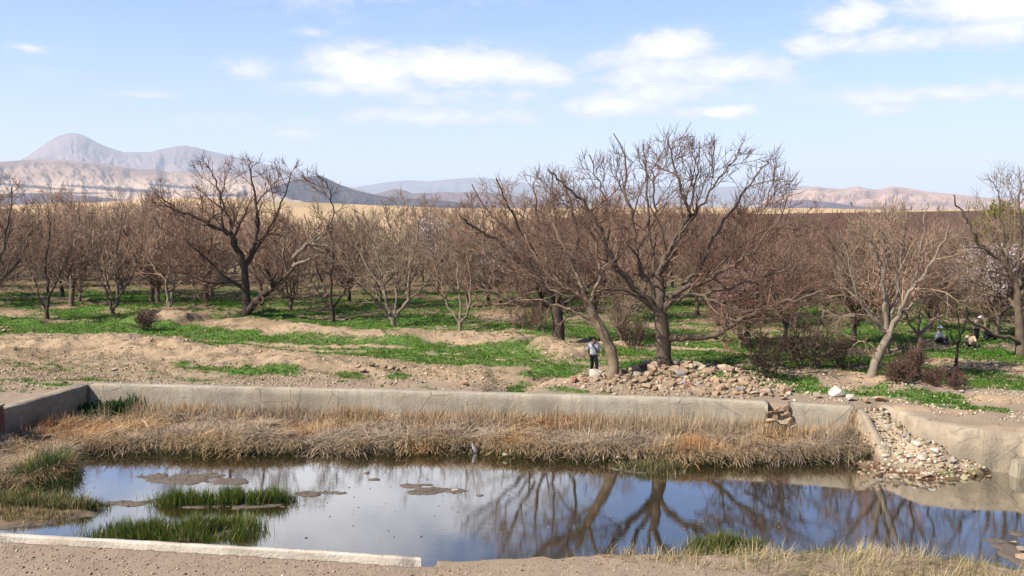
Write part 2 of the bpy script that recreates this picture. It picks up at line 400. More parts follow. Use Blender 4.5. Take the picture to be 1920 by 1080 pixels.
def ground_paint(x, y, z):
    """albedo and grass amount for points of the ground"""
    px, py = proj(x, y, np.full_like(x, 1.5))
    g = np.zeros_like(x)
    for e in GREEN: g = np.maximum(g, ell(px, py, e[0], e[1], e[2] * 1.05, e[3] * 1.1, e[4] if len(e) > 4 else 0))
    t = np.zeros_like(x)
    for e in TAN: t = np.maximum(t, ell(px, py, e[0], e[1], e[2], e[3], e[4] if len(e) > 4 else 0, 1.15))
    n = fbm(x / 2.6, y / 1.0, 101, 4, .6); n2 = fbm(x / .4, y / .3, 111, 3)
    base_g = sst(36, 50, y) * .46 - sst(62, 82, y) * .42
    s = sdf(x, y, pond)
    gm = np.maximum(g, base_g) - .75 * t + .8 * (fbm(x / 4.5, (y + .10 * x) / .42, 121, 2) - .5) * sst(62, 48, y) + 1.5 * (n - .5) + .9 * (n2 - .5)
    gm = sst(.26, .62, gm) * (s > .8) * (y > 24) * (1 - sst(105, 130, y))
    # little furrow rows of weeds in the beds
    dirt = np.stack([.345 + 0 * x, .25 + 0 * x, .165 + 0 * x], -1)
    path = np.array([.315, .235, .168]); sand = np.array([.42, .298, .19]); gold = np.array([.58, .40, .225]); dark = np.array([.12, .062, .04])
    dull = np.array([.17, .115, .065]); mud = np.array([.11, .08, .04]); straw = np.array([.30, .22, .12])
    def L(c, k): return dirt * (1 - k[..., None]) + c * k[..., None]
    dirt = L(path, 1 - sst(34.5, 37, y) * 1.0)
    dirt = L(sand, sst(.3, .8, t))
    dirt = L(dull, sst(44, 62, y) * (1 - .6 * sst(.3, .8, t)) * .85)
    dirt = L(dull, .55 * sst(.55, .7, n) * sst(36, 39, y))
    sp = fbm(x / .35, y / .22, 151, 3); dirt = L(np.array([.16, .12, .06]), .75 * sst(.60, .72, sp) * sst(35, 37, y) * (1 - sst(80, 100, y)) * sst(.35, .6, fbm(x / 2.2, y / 1.3, 155, 2)))
    dirt = L(gold, sst(118, 165, y))
    pp = 960 + F * x / np.maximum(y, 1)
    dirt = L(np.array([.40, .30, .17]), sst(200, 260, y) * sst(.5, .75, fbm(x / 45, y / 60, 131, 3)) * .8)
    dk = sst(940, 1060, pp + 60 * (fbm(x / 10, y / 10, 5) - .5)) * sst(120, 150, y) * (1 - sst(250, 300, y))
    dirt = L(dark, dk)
    dirt = L(np.array([.5, .38, .24]), sst(900, 1300, y))
    dirt = L(np.array([.30, .26, .25]), sst(900, 1300, y) * sst(.55, .62, fbm(x / 500, y / 900, 15, 3)))
    # inside the pond
    inp = sst(.3, -.1, s) * (y < 37)
    rp = sst(.1, -.1, sdf(x, y, ramp_poly))
    wet = sst(.25, -.02, z + .2 * (fbm(x / .5, y / .5, 9) - .5))
    dirt = L(straw, inp * (1 - rp) * (1 - wet))
    fringe = sst(23.5, 22, y) * sst(-1.5, 0, x) * sst(.3, .9, z)
    dirt = L(np.array([.34, .25, .16]), inp * fringe)
    dirt = L(mud, inp * wet)
    dirt = L(np.array([.15, .12, .10]), inp * np.exp(-((px - 960) * 0 + (z - .02) ** 2 / .0016)) * sst(30, 28, y) * .9)
    dirt = L(np.array([.42, .32, .22]), rp * (1 - wet))
    dirt = L(np.array([.13, .055, .03]), rp * sst(.25, .05, z) )
    gr = gm + rp * (1 - wet) * sst(.58, .7, n) * .8
    grass = np.stack([.02 + .05 * n2, .11 + .10 * n, .003 + .008 * n], -1)
    gr = np.clip(gr, 0, 1)
    return dirt * (1 - .78 * gr[..., None]) + grass * (.78 * gr[..., None]), gm

RX, RY = np.meshgrid(np.arange(-66, 66.05, .1), np.arange(14, 100.05, .1))
_r = np.concatenate([land_full(a.ravel(), b.ravel()).reshape(a.shape) for a, b in zip(np.array_split(RX, 4), np.array_split(RY, 4))])
def grid_sheet(X, Y):
    ny, nx = X.shape
    i = np.arange(ny * nx).reshape(ny, nx)
    return np.stack([i[:-1, :-1].ravel(), i[:-1, 1:].ravel(), i[1:, 1:].ravel(), i[1:, :-1].ravel()], -1)
ys = [-400, -200, -100, -50, -25, -10, 0, 2, 4, 6, 8, 10, 12, 14]
y_ = 15.0
while y_ < 36: ys.append(y_); y_ += .062
while y_ < 16000: ys.append(y_); y_ *= 1 + (.0034 if y_ < 80 else .012 if y_ < 500 else .03)
ys = np.array(ys)
us = np.concatenate([np.linspace(-1.6, -.74, 24)[:-1], np.linspace(-.74, .74, 540), np.linspace(.74, 1.6, 24)[1:]])
half = np.maximum(np.abs(ys) + 4, 24)
half = np.where(ys < 14, 30 + np.abs(ys), half)
X = us[None, :] * half[:, None]; Y = np.repeat(ys[:, None], len(us), 1)
Z = land_full(X.ravel(), Y.ravel()).reshape(X.shape)
RAS = _r
Z[Y < 2] = np.maximum(Z[Y < 2], 6.9)
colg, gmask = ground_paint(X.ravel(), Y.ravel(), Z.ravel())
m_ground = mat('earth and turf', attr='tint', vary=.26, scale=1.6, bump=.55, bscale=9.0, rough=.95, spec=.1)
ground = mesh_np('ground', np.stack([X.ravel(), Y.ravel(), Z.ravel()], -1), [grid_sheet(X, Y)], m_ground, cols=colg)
tag(ground, kind='structure')

# ------------------------------------------------------------------ water
m_water = bpy.data.materials.new('pond water'); m_water.use_nodes = True
t = NT(m_water.node_tree); t.n.clear()
tcn = t.node('ShaderNodeTexCoord')
mp = t.node('ShaderNodeMapping'); t.l.new(tcn.outputs['Object'], mp.inputs[0]); mp.inputs['Scale'].default_value = (.45, 1.6, 1)
bmp = t.node('ShaderNodeBump'); bmp.inputs['Strength'].default_value = .035; bmp.inputs['Distance'].default_value = .02
t.l.new(t.m('ADD', t.noise(mp.outputs[0], 6, 4, .6), t.m('MULTIPLY', t.noise(mp.outputs[0], .7, 2, .5), 1.5)), bmp.inputs['Height'])
gl = t.node('ShaderNodeBsdfGlossy', Roughness=.005); t.l.new(bmp.outputs[0], gl.inputs['Normal'])
gl.inputs[0].default_value = (1, 1, 1, 1)
tr = t.node('ShaderNodeBsdfTransparent'); tr.inputs[0].default_value = (.42, .33, .18, 1)
df = t.node('ShaderNodeBsdfDiffuse'); df.inputs[0].default_value = (.062, .046, .017, 1)
body = t.node('ShaderNodeMixShader'); body.inputs[0].default_value = .35; t.l.new(tr.outputs[0], body.inputs[1]); t.l.new(df.outputs[0], body.inputs[2])
fr = t.node('ShaderNodeFresnel', IOR=1.45); t.l.new(bmp.outputs[0], fr.inputs['Normal'])
mx = t.node('ShaderNodeMixShader'); t.l.new(t.m('MULTIPLY', fr.outputs[0], 2.9, clamp=True), mx.inputs[0]); t.l.new(body.outputs[0], mx.inputs[1]); t.l.new(gl.outputs[0], mx.inputs[2])
o = t.node('ShaderNodeOutputMaterial'); t.l.new(mx.outputs[0], o.inputs[0])
wv = np.array([(-20, 17.4, 0), (20.5, 17.4, 0), (20.5, 33.9, 0), (-20, 33.9, 0)])
water = mesh_np('pond_water', wv, [np.array([[0, 1, 2, 3]])], m_water, smooth=False)
tag(water, kind='structure')

# ------------------------------------------------------------------ mountains
def mountain(name, D, prof, front, back, base, seed, paint, spur=.32, nx=420, nr=70, fx=1.0, pw=1.25, mtl=None):
    pxs = np.array([p[0] for p in prof], float); pys = np.array([p[1] for p in prof], float)
    px = np.linspace(pxs[0], pxs[-1], nx)
    py = np.interp(px, pxs, pys)
    k = np.ones(5) / 5; py = np.convolve(np.pad(py, 2, 'edge'), k, 'valid')
    top = (380 - py) / F * D + H
    xx = (px - 960) / F * D
    v = np.concatenate([np.linspace(-1, 0, nr), np.linspace(0, 1, 14)[1:]])
    Xm = np.repeat(xx[None], len(v), 0); Vm = np.repeat(v[:, None], nx, 1)
    Ym = D + np.where(Vm < 0, Vm * front, Vm * back)
    Xm = Xm * Ym / D
    sh = 1 - np.abs(Vm) ** 1.0
    s1 = (px - pxs[0])[None] / 60 * fx
    rd = 1 - np.abs(2 * fbm(s1 + 1.2 * fbm(s1 * .5, Vm * 2, seed + 5), Vm * 1.6 + 0 * s1, seed, 5, .55) - 1)
    shp = sh ** pw
    mid = (4 * sh * (1 - sh)).clip(0, 1)
    hgt = base + (top[None] - base) * (shp * (1 - spur * mid * (1 - rd) * 2)) + mid * spur * .25 * (top[None] - base) * (rd - .6)
    hgt += (fbm(Xm / D * 300, Ym / D * 60, seed + 9, 4) - .5) * (top.max() - base) * .03 * mid
    hgt[0] = base - 5; hgt[-1] = base - 5
    cols = paint(Xm, Ym, hgt, rd, sh)
    return tag(mesh_np(name, np.stack([Xm, Ym, hgt], -1).reshape(-1, 3), [grid_sheet(Xm, Ym)], mtl or m_rock_far, cols=cols.reshape(-1, 3)), kind='structure')
m_rock_far = mat('bare mountain slope', attr='tint', vary=.10, scale=.004, rough=1, spec=0)
def two(a, b, seed=1, sc=300.):
    a = np.array(a); b = np.array(b)
    def f(x, y, z, rd, sh):
        k = sst(.35, .65, fbm(x / sc, y / sc + z / 60, seed, 4))[..., None]
        k = np.clip(k * .7 + .5 * (1 - rd[..., None]) - .1, 0, 1)
        return a * (1 - k) + b * k
    return f
mountain('far_mountains', 13000, [(560, 372), (640, 356), (680, 349), (720, 343), (770, 338), (800, 341), (850, 336), (900, 333), (960, 340), (1040, 350), (1150, 346), (1300, 352), (1440, 348), (1500, 349), (1600, 356), (1700, 372)], 1600, 1500, -30, 5, two((.19, .17, .18), (.14, .13, .15), 3, 500), nx=300, nr=30)
mountain('peak', 9500, [(-60, 330), (20, 312), (50, 300), (70, 288), (95, 271), (120, 257), (138, 252.5), (155, 252), (170, 257), (195, 271), (215, 279), (240, 287), (290, 286), (320, 279), (350, 274), (375, 278), (400, 285), (430, 291), (465, 300), (520, 313), (600, 338), (680, 356), (740, 375)], 3000, 2500, -30, 8,
         two((.27, .20, .19), (.17, .135, .14), 6, 500), spur=.24, nx=520, pw=1.5)
def foothill(x, y, z, rd, sh):
    px, py = proj(x, y, z)
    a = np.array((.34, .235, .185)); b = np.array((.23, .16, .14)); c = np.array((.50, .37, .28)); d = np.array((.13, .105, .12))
    k = np.clip(sst(.4, .62, fbm(x / 300, y / 260, 12, 4)) + .5 * (1 - rd) - .2, 0, 1)[..., None]
    col = a * (1 - k) + b * k
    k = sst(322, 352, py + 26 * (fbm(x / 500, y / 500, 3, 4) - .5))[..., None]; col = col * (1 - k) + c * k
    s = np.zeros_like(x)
    for e in ((210, 354, 110, 4, 4), (60, 350, 80, 3, 5), (110, 372, 150, 8, 3), (20, 378, 90, 12, 0), (330, 350, 60, 3, 5), (420, 366, 40, 3, 0), (140, 362, 60, 2, 0)): s = np.maximum(s, ell(px, py, *e))  # dark stripes are cloud shadows painted into the slope colour
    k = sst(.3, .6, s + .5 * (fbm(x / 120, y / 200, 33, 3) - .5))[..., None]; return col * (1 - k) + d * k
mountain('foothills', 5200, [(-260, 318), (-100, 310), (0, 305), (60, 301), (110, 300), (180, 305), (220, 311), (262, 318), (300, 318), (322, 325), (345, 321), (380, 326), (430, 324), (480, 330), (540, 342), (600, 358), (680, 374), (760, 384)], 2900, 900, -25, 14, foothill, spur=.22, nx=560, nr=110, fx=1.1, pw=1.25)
mountain('cloud_shaded_hills', 3900, [(470, 372), (500, 357), (530, 346), (560, 337), (585, 331), (603, 329), (622, 338), (640, 347), (665, 356), (690, 362), (730, 370), (760, 372), (800, 373), (850, 378), (900, 388), (940, 396)], 700, 500, -25, 20, two((.075, .062, .07), (.04, .038, .05), 4, 120), spur=.5, fx=1.6, pw=1.2)  # dark tone is the shadow of clouds, put into the hill colour
mountain('brown_hills', 5600, [(640, 374), (690, 368), (715, 361), (742, 354), (760, 357), (775, 363), (800, 362), (830, 360), (860, 361), (900, 360), (960, 366), (1040, 380), (1100, 389)], 900, 600, -25, 27, two((.19, .13, .12), (.12, .095, .1), 9, 200), spur=.45, fx=1.5)
mountain('pink_hills', 5000, [(1400, 392), (1440, 374), (1470, 363), (1500, 355), (1530, 350), (1552, 355), (1575, 354), (1605, 350), (1622, 354), (1640, 356), (1665, 350), (1690, 352), (1725, 358), (1750, 361), (1790, 364), (1850, 371), (1900, 374), (1960, 372), (2060, 366), (2200, 380), (2300, 392)], 1000, 900, -20, 31, two((.50, .33, .25), (.30, .20, .17), 14, 200), spur=.42, fx=1.6, nx=520)
mountain('low_purple_hills', 3600, [(1380, 398), (1440, 382), (1480, 376), (1510, 375), (1560, 380), (1600, 386), (1650, 389), (1700, 396)], 500, 400, -20, 37, two((.16, .12, .14), (.11, .09, .11), 8, 150), spur=.4)
# ------------------------------------------------------------------ concrete walls of the pool
m_conc = mat('old concrete', base=(.46, .40, .31), vary=.22, scale=1.4, bump=.5, bscale=14, rough=.92, hue=(.33, .285, .22), spec=.12)
def streaky(m):
    """vertical run-off stains and a damp foot on the concrete"""
    t = NT(m.node_tree)
    p = [n for n in t.n if n.type == 'BSDF_PRINCIPLED'][0]
    src = p.inputs['Base Color'].links[0].from_socket
    tc_ = [n for n in t.n if n.type == 'TEX_COORD'][0]
    mp = t.node('ShaderNodeMapping'); t.l.new(tc_.outputs['Object'], mp.inputs[0]); mp.inputs['Scale'].default_value = (3.5, 3.5, .35)
    k = t.ramp(t.noise(mp.outputs[0], 1.6, 5, .65), .42, .66)
    c = t.mix(t.m('MULTIPLY', k, .45), src, (.17, .15, .12, 1))
    k2 = t.ramp(t.noise(tc_.outputs['Object'], .75, 6, .7), .46, .58)
    c = t.mix(t.m('MULTIPLY', k2, .5), c, (.30, .24, .17, 1))
    sx = t.node('ShaderNodeSeparateXYZ'); t.l.new(tc_.outputs['Object'], sx.inputs[0])
    wob = t.m('MULTIPLY', t.noise(tc_.outputs['Object'], 3, 3, .6), .06)
    seam = t.m('ABSOLUTE', t.m('SUBTRACT', t.m('FRACT', t.m('ADD', t.m('DIVIDE', sx.outputs[0], 2.45), wob)), .5))
    lift = t.m('ABSOLUTE', t.m('SUBTRACT', t.m('ADD', sx.outputs[2], wob), .97))
    c = t.mix(t.m('MULTIPLY', t.ramp(seam, .008, .0), .6), c, (.14, .12, .09, 1))
    c = t.mix(t.m('MULTIPLY', t.ramp(t.m('ADD', sx.outputs[2], t.m('MULTIPLY', t.noise(tc_.outputs['Object'], 1.7, 4, .6), .5)), 1.15, .70), .55), c, (.17, .14, .10, 1))
    crack = t.node('ShaderNodeTexVoronoi', _feature='DISTANCE_TO_EDGE'); t.l.new(tc_.outputs['Object'], crack.inputs['Vector']); crack.inputs['Scale'].default_value = .9
    c = t.mix(t.m('MULTIPLY', t.ramp(crack.outputs['Distance'], .022, .0), t.ramp(t.noise(tc_.outputs['Object'], .8, 2, .5), .45, .55, 0, .85)), c, (.12, .10, .08, 1))
    t.l.new(c, p.inputs['Base Color'])
    return m
streaky(m_conc)
m_kerb = mat('pale kerb concrete', base=(.64, .56, .46), vary=.25, scale=2.2, bump=.7, bscale=12, hue=(.44, .36, .28), rough=.9)
m_tanconc = streaky(mat('tan weathered concrete', base=(.43, .34, .245), vary=.25, scale=1.1, bump=.7, bscale=9, hue=(.32, .245, .17), rough=.9))
def wall(name, pts, width, foot=-.5, material=None, parent=None, amp=.018, side=1, batter=0.0, loc=None, chip=0.0):
    """swept wall: pts are (x, y, top z) along the inner face, thickness goes outward"""
    P = [np.array(p, float) for p in pts]
    S = []
    for a, b in zip(P[:-1], P[1:]):
        n = max(1, int(np.linalg.norm((b - a)[:2]) / .14))
        for k in range(n): S.append(a + (b - a) * k / n)
    S.append(P[-1]); S = np.array(S)
    T = np.gradient(S[:, :2], axis=0); T /= np.linalg.norm(T, axis=1)[:, None] + 1e-9
    N = np.stack([-T[:, 1], T[:, 0]], -1) * side
    d = np.concatenate([[0], np.cumsum(np.linalg.norm(np.diff(S[:, :2], axis=0), axis=1))])
    nr = 9; rows = []
    lump = (fbm(d / .5, d * 0 + 3.3, 17, 4) - .5)
    for j in range(nr):                                   # inner face from foot to crest
        f = j / (nr - 1)
        z = foot + (S[:, 2] - foot) * f
        off = -batter * (1 - f) + amp * 2 * (fbm(d / .4, z * 2.5, 23, 3) - .5)
        rows.append(np.stack([S[:, 0] + N[:, 0] * off, S[:, 1] + N[:, 1] * off, z], -1))
    rows[-1][:, 2] += -.02 + .03 * lump - chip * np.maximum(0, fbm(d / .35, d * 0 + 8, 29, 4) - .5)
    for f, dz in ((.06, .0), (.5, .004), (.94, .0)):
        rows.append(np.stack([S[:, 0] + N[:, 0] * width * f, S[:, 1] + N[:, 1] * width * f, S[:, 2] + .03 * lump + dz + .012 * (fbm(d / .2, d * 0 + f * 9, 41, 2) - .5)], -1))
    w2 = width * (1 + .22 * (fbm(d / .6, d * 0 + 5, 43, 3) - .5))
    rows.append(np.stack([S[:, 0] + N[:, 0] * w2, S[:, 1] + N[:, 1] * w2, S[:, 2] - .02], -1))
    rows.append(np.stack([S[:, 0] + N[:, 0] * w2, S[:, 1] + N[:, 1] * w2, S[:, 2] * 0 + foot], -1))
    V = np.array(rows); k, n, _ = V.shape
    q = grid_sheet(V[..., 0], V[..., 1])
    if side > 0: q = q[:, ::-1]
    V = V.reshape(-1, 3)
    # end caps
    caps = []
    for c in (0, n - 1):
        ring = [j * n + c for j in range(k)]
        caps += [[ring[0], ring[j], ring[j + 1]] for j in range(1, k - 1)]
    o = Vector((float(S[:, 0].mean()), float(S[:, 1].mean()), 0)) if loc is None else Vector(loc)
    ob = mesh_np(name, V - np.array(o), [q, np.array(caps)], material or m_conc, parent, smooth=False, loc=o)
    return ob
def W3(pts, z=1.5): return [G(a, b, z if len(r) == 0 else r[0]) for a, b, *r in pts]
far = W3([(165, 721), (330, 724), (500, 728), (700, 733), (900, 738), (1100, 743), (1300, 748), (1440, 755)])
hole = W3([(1440, 755), (1480, 757)]); far2 = W3([(1480, 757), (1540, 760), (1603, 764)])
fx = far[len(far) // 2]
CH = dict(chip=.5)
pw_ = empty('pool_wall', (fx[0], fx[1], 0), label='long grey concrete far wall of the pool behind the dry reeds, broken near its right end', cat='wall')
def rel(o, par):
    o.parent = par; o.location = Vector(o.location) - Vector(par.location); return o
rel(wall('wall_section', far, .42, amp=.025, chip=.35), pw_); rel(wall('wall_section', far2, .42, amp=.04, chip=.7), pw_)
low = [(p[0], p[1] + .16, .95 - .25 * (i == 0)) for i, p in enumerate(hole)]
rel(wall('broken_section', low, .26, amp=.06), pw_)
b0 = far2[-1]
wing = [(b0[0] + .02, b0[1] - .02, 1.49), (b0[0] + .05, b0[1] - .5, 1.38), (b0[0] + .1, b0[1] - 1.0, 1.05), (b0[0] + .2, b0[1] - 1.6, .62), (b0[0] + .3, b0[1] - 2.1, .25), (b0[0] + .36, b0[1] - 2.4, -.05)]
tag(wall('wing_wall', wing, .24, amp=.05, side=1, chip=.6, material=m_tanconc), 'sloping grey concrete buttress that drops from the broken far wall beside the stony inlet', 'wall')
lw = [G(165, 721), (-17.5, 31.9, 1.5), G(2, 768), (-18.25, 27, 1.5), (-18.4, 24, 1.5), (-19.25, 18.7, 1.5)]
m_shadeconc = streaky(mat('shade toned concrete', base=(.32, .26, .20), vary=.22, scale=1.4, bump=.5, bscale=14, rough=.92, hue=(.24, .19, .145), spec=.12))  # darker copy of the old concrete, the left wall's shade put into its colour
tag(wall('pool_wall', lw, .55, side=-1, amp=.04, chip=.4, material=m_shadeconc), 'shaded concrete side wall of the pool at the far left corner', 'wall')
rw = [G(1648, 760, 1.5), G(1690, 773, 1.49), G(1730, 789, 1.46), G(1800, 802, 1.4), G(1860, 808, 1.35), G(1914, 813, 1.3), (18.6, 25.2, 1.3), (19.5, 21.5, 1.3)]
tag(wall('pool_wall', rw, .6, amp=.12, batter=.16, chip=1.3, material=m_tanconc), 'tan weathered concrete wall curving along the right side of the pool', 'wall')
kw = [(-19.2, 18.95, 1.47)] + W3([(0, 999), (200, 1009), (400, 1020), (600, 1031), (740, 1040)], 1.47) + [G(788, 1044, 1.38)]
k_ = wall('kerb', kw, .15, foot=.2, material=m_kerb, side=-1, amp=.04, chip=.7)
tag(k_, 'pale whitish concrete kerb along the near left edge of the water', 'kerb')
# brick pillar at the left wall
m_brick = mat('red brick', base=(.26, .085, .06), vary=.3, scale=6, bump=.5, hue=(.15, .07, .06))
def brick_pillar():
    x, y, _ = G(-9, 790, 1.2)
    root = empty('brick_pillar', (x, y, 1.0), label='small dark red brick pillar against the left end of the shaded wall', cat='pillar')
    bm = bmesh.new()
    for r in range(12):
        for c in range(2):
            for e in range(2):
                w_, d_, h_ = .2, .1, .068
                o = (c - .5) * .21, (e - .5) * .21
                mtx = Matrix.Translation((o[0] + random.uniform(-.008, .008), o[1] + random.uniform(-.008, .008), -.2 + r * .078)) @ Matrix.Diagonal((w_, w_, h_, 1))
                bmesh.ops.create_cube(bm, size=1, matrix=mtx)
    bmesh.ops.bevel(bm, geom=list(bm.edges), offset=.006, segments=1, affect='EDGES')
    bm_obj('brickwork', bm, m_brick, root)
    bm = bmesh.new(); bmesh.ops.create_cube(bm, size=1, matrix=Matrix.Translation((0, 0, .2)) @ Matrix.Diagonal((.37, .37, .96, 1)))
    bm_obj('mortar', bm, m_conc, root)
    bm = bmesh.new(); bmesh.ops.create_cube(bm, size=1, matrix=Matrix.Translation((0, 0, .745)) @ Matrix.Diagonal((.48, .48, .07, 1)))
    bmesh.ops.bevel(bm, geom=list(bm.edges), offset=.012, segments=2, affect='EDGES')
    bm_obj('cap', bm, m_conc, root)
brick_pillar()
# ------------------------------------------------------------------ bare trees
def bark(name, a, b, r=.15):
    return mat(name, base=a, hue=b, vary=.3, scale=5, bump=.8, bscale=22, rough=.95, objrand=r, spec=.08)
m_bark = bark('grey brown walnut bark', (.27, .20, .145), (.15, .11, .08), .08)
m_bark_pale = bark('pale bark', (.36, .29, .22), (.24, .18, .13), .08)
m_bark_dark = bark('dark bark', (.13, .095, .072), (.075, .055, .042), .15)
m_twig = bark('brown twigs', (.47, .31, .215), (.31, .19, .135), .32)
m_twig_dark = bark('dark brown twigs', (.30, .18, .125), (.19, .105, .075), .05)
m_twig_pale = bark('pale tan twigs', (.44, .33, .23), (.32, .22, .15), .15)
m_twig_red = bark('reddish twigs', (.33, .19, .13), (.22, .125, .09), .2)

class Tree:
    def __init__(s, seed, env=None, env_r=None):
        s.r = random.Random(seed); s.ch = []; s.env = env; s.er = env_r; s.big = .055
    def inside(s, p):
        if s.env is None: return True
        q = sum(abs((p[i] - s.env[i]) / s.er[i]) ** s.pe for i in range(3))
        return q < 1.0 + s.r.gauss(0, .09) and p[2] > s.floor
    floor = .7
    pe = 2.0
    def rv(s, k):
        g = s.r.gauss; return (g(0, k), g(0, k), g(0, k))
    @staticmethod
    def nrm(v):
        l = math.sqrt(v[0] ** 2 + v[1] ** 2 + v[2] ** 2) + 1e-9; return (v[0] / l, v[1] / l, v[2] / l)
    def side(s, d, ang, roll):
        d = s.nrm(d)
        a = (0, 0, 1) if abs(d[2]) < .9 else (1, 0, 0)
        u = s.nrm((d[1] * a[2] - d[2] * a[1], d[2] * a[0] - d[0] * a[2], d[0] * a[1] - d[1] * a[0]))
        v = (d[1] * u[2] - d[2] * u[1], d[2] * u[0] - d[0] * u[2], d[0] * u[1] - d[1] * u[0])
        ca, sa, cr, sr = math.cos(ang), math.sin(ang), math.cos(roll), math.sin(roll)
        return tuple(d[i] * ca + (u[i] * cr + v[i] * sr) * sa for i in range(3))
    def grow(s, p, d, L, r, lv, P):
        """one shoot and its side shoots; P: dict of habits"""
        step = P['step'][lv]; n = max(2, int(L / step)); step = L / n
        pts = [(*p, r)]; r1 = max(P['rmin'], r * P['taper']) if lv < 3 else P['rmin'] * (.75 if lv == 3 else .42); roll = s.r.uniform(0, 6.28)
        wig = P['wig'][lv]; up = P['up'][lv]
        pos = p; nodes = []
        for i in range(1, n + 1):
            w_ = s.rv(wig); d = s.nrm((d[0] + w_[0], d[1] + w_[1], d[2] + w_[2] + up))
            pos = (pos[0] + d[0] * step, pos[1] + d[1] * step, pos[2] + d[2] * step)
            if lv < 4 and not s.inside(pos):
                if i > 1: break
                if lv < 3 and not s.inside(pos): return
            pts.append((*pos, r + (r1 - r) * i / n)); nodes.append((i / n, pos, d, r + (r1 - r) * i / n))
        if len(pts) < 2: return
        s.ch.append(pts)
        if lv >= P['levels']: return
        s.shoots(nodes, step * len(nodes), lv, P, roll)
    def shoots(s, nodes, L, lv, P, roll=0.0):
        nk = P['kids'][lv]; st = P['start'][lv]
        if lv >= 2:
            w_ = nk * min(1.3, L / P['len'][lv - 1]); nk = int(w_) + (s.r.random() < w_ - int(w_))
        cand = [nd for nd in nodes if nd[0] >= st]
        if not cand: return
        for k in range(nk):
            f = st + (1 - st) * (k + s.r.uniform(.2, .9)) / nk
            nd = min(cand, key=lambda q: abs(q[0] - f))
            roll += 2.4 + s.r.uniform(-.5, .5)
            ang = s.r.uniform(*P['ang'][lv])
            dd = s.side(nd[2], ang, roll)
            l2 = P['len'][lv] * (1.15 - .5 * f) * s.r.uniform(.65, 1.25)
            s.grow(nd[1], dd, l2, max(P['rmin'], nd[3] * s.r.uniform(.45, .68)), lv + 1, P)
        # the tip forks
        nd = nodes[-1]
        for q in (1, -1):
            s.grow(nd[1], s.side(nd[2], s.r.uniform(.2, .55) , roll + (0 if q > 0 else math.pi)), P['len'][lv] * s.r.uniform(.5, .9), max(P['rmin'], nd[3] * .8), lv + 1, P)
    def limb(s, pts, r0, r1, P, L=None, nk=6, lv=1, wig=.05, start=.25, jit=1.0):
        """a limb through given points, then side shoots all along it"""
        out = []
        n = len(pts)
        for i in range(n - 1):
            p0 = pts[max(i - 1, 0)]; p1 = pts[i]; p2 = pts[i + 1]; p3 = pts[min(i + 2, n - 1)]
            for k in range(4):
                t = k / 4
                out.append(tuple(.5 * ((2 * p1[j]) + (-p0[j] + p2[j]) * t + (2 * p0[j] - 5 * p1[j] + 4 * p2[j] - p3[j]) * t * t + (-p0[j] + 3 * p1[j] - 3 * p2[j] + p3[j]) * t ** 3) for j in range(3)))
        out.append(tuple(pts[-1]))
        m = len(out); res = []
        for i, p in enumerate(out):
            k = wig if 0 < i < m - 1 else 0
            res.append((p[0] + s.r.gauss(0, k), p[1] + s.r.gauss(0, k), p[2] + s.r.gauss(0, k), r0 + (r1 - r0) * (i / (m - 1)) ** .8))
        s.ch.append(res)
        nodes = [(i / (m - 1), res[i][:3], s.nrm(tuple(res[i][j] - res[i - 1][j] for j in range(3))), res[i][3]) for i in range(1, m)]
        Q = dict(P); Q['kids'] = list(P['kids']); Q['kids'][lv] = nk; Q['start'] = list(P['start']); Q['start'][lv] = start
        s.shoots(nodes, L or 1, lv, Q, s.r.uniform(0, 6))
    def build(s, sel, nsides=None):
        groups = {}
        for c in s.ch:
            if not sel(c[0][3]): continue
            r = c[0][3]; ns = 9 if r > .15 else 7 if r > .07 else 5 if r > .03 else 3
            groups.setdefault((len(c), ns), []).append(c)
        VV, FF, off = [], [], 0
        for (n, ns), cs in groups.items():
            A = np.array(cs); pos = A[..., :3]; rad = A[..., 3]
            T = np.gradient(pos, axis=1) if n > 1 else None
            T /= np.linalg.norm(T, axis=2, keepdims=True) + 1e-9
            mean = T.mean(1); mean /= np.linalg.norm(mean, axis=1, keepdims=True) + 1e-9
            ref = np.where(np.abs(mean[:, 2:3]) < .8, np.array([[0, 0, 1.]]), np.array([[1., .1, 0]]))
            U = np.cross(T, ref[:, None, :]); U /= np.linalg.norm(U, axis=2, keepdims=True) + 1e-9
            Vv = np.cross(T, U)
            th = np.arange(ns) / ns * 2 * math.pi
            rr = rad[..., None, None]
            if ns >= 7:
                lump = 1 + .16 * (fbm(pos[..., 2][..., None] * 2.2 + th * 0, np.cos(th) * 1.5 + 3 + pos[..., 0:1] * 0, 5, 3) - .5) * 2
                rr = rr * lump[..., None]
            ring = pos[:, :, None, :] + rr * (U[:, :, None, :] * np.cos(th)[None, None, :, None] + Vv[:, :, None, :] * np.sin(th)[None, None, :, None])
            k = len(cs); VV.append(ring.reshape(-1, 3))
            idx = np.arange(k * n * ns).reshape(k, n, ns) + off
            a = idx[:, :-1]; b = idx[:, 1:]; a2 = np.roll(a, -1, 2); b2 = np.roll(b, -1, 2)
            FF.append(np.stack([a, a2, b2, b], -1).reshape(-1, 4)); off += k * n * ns
        return np.concatenate(VV), [np.concatenate(FF)]

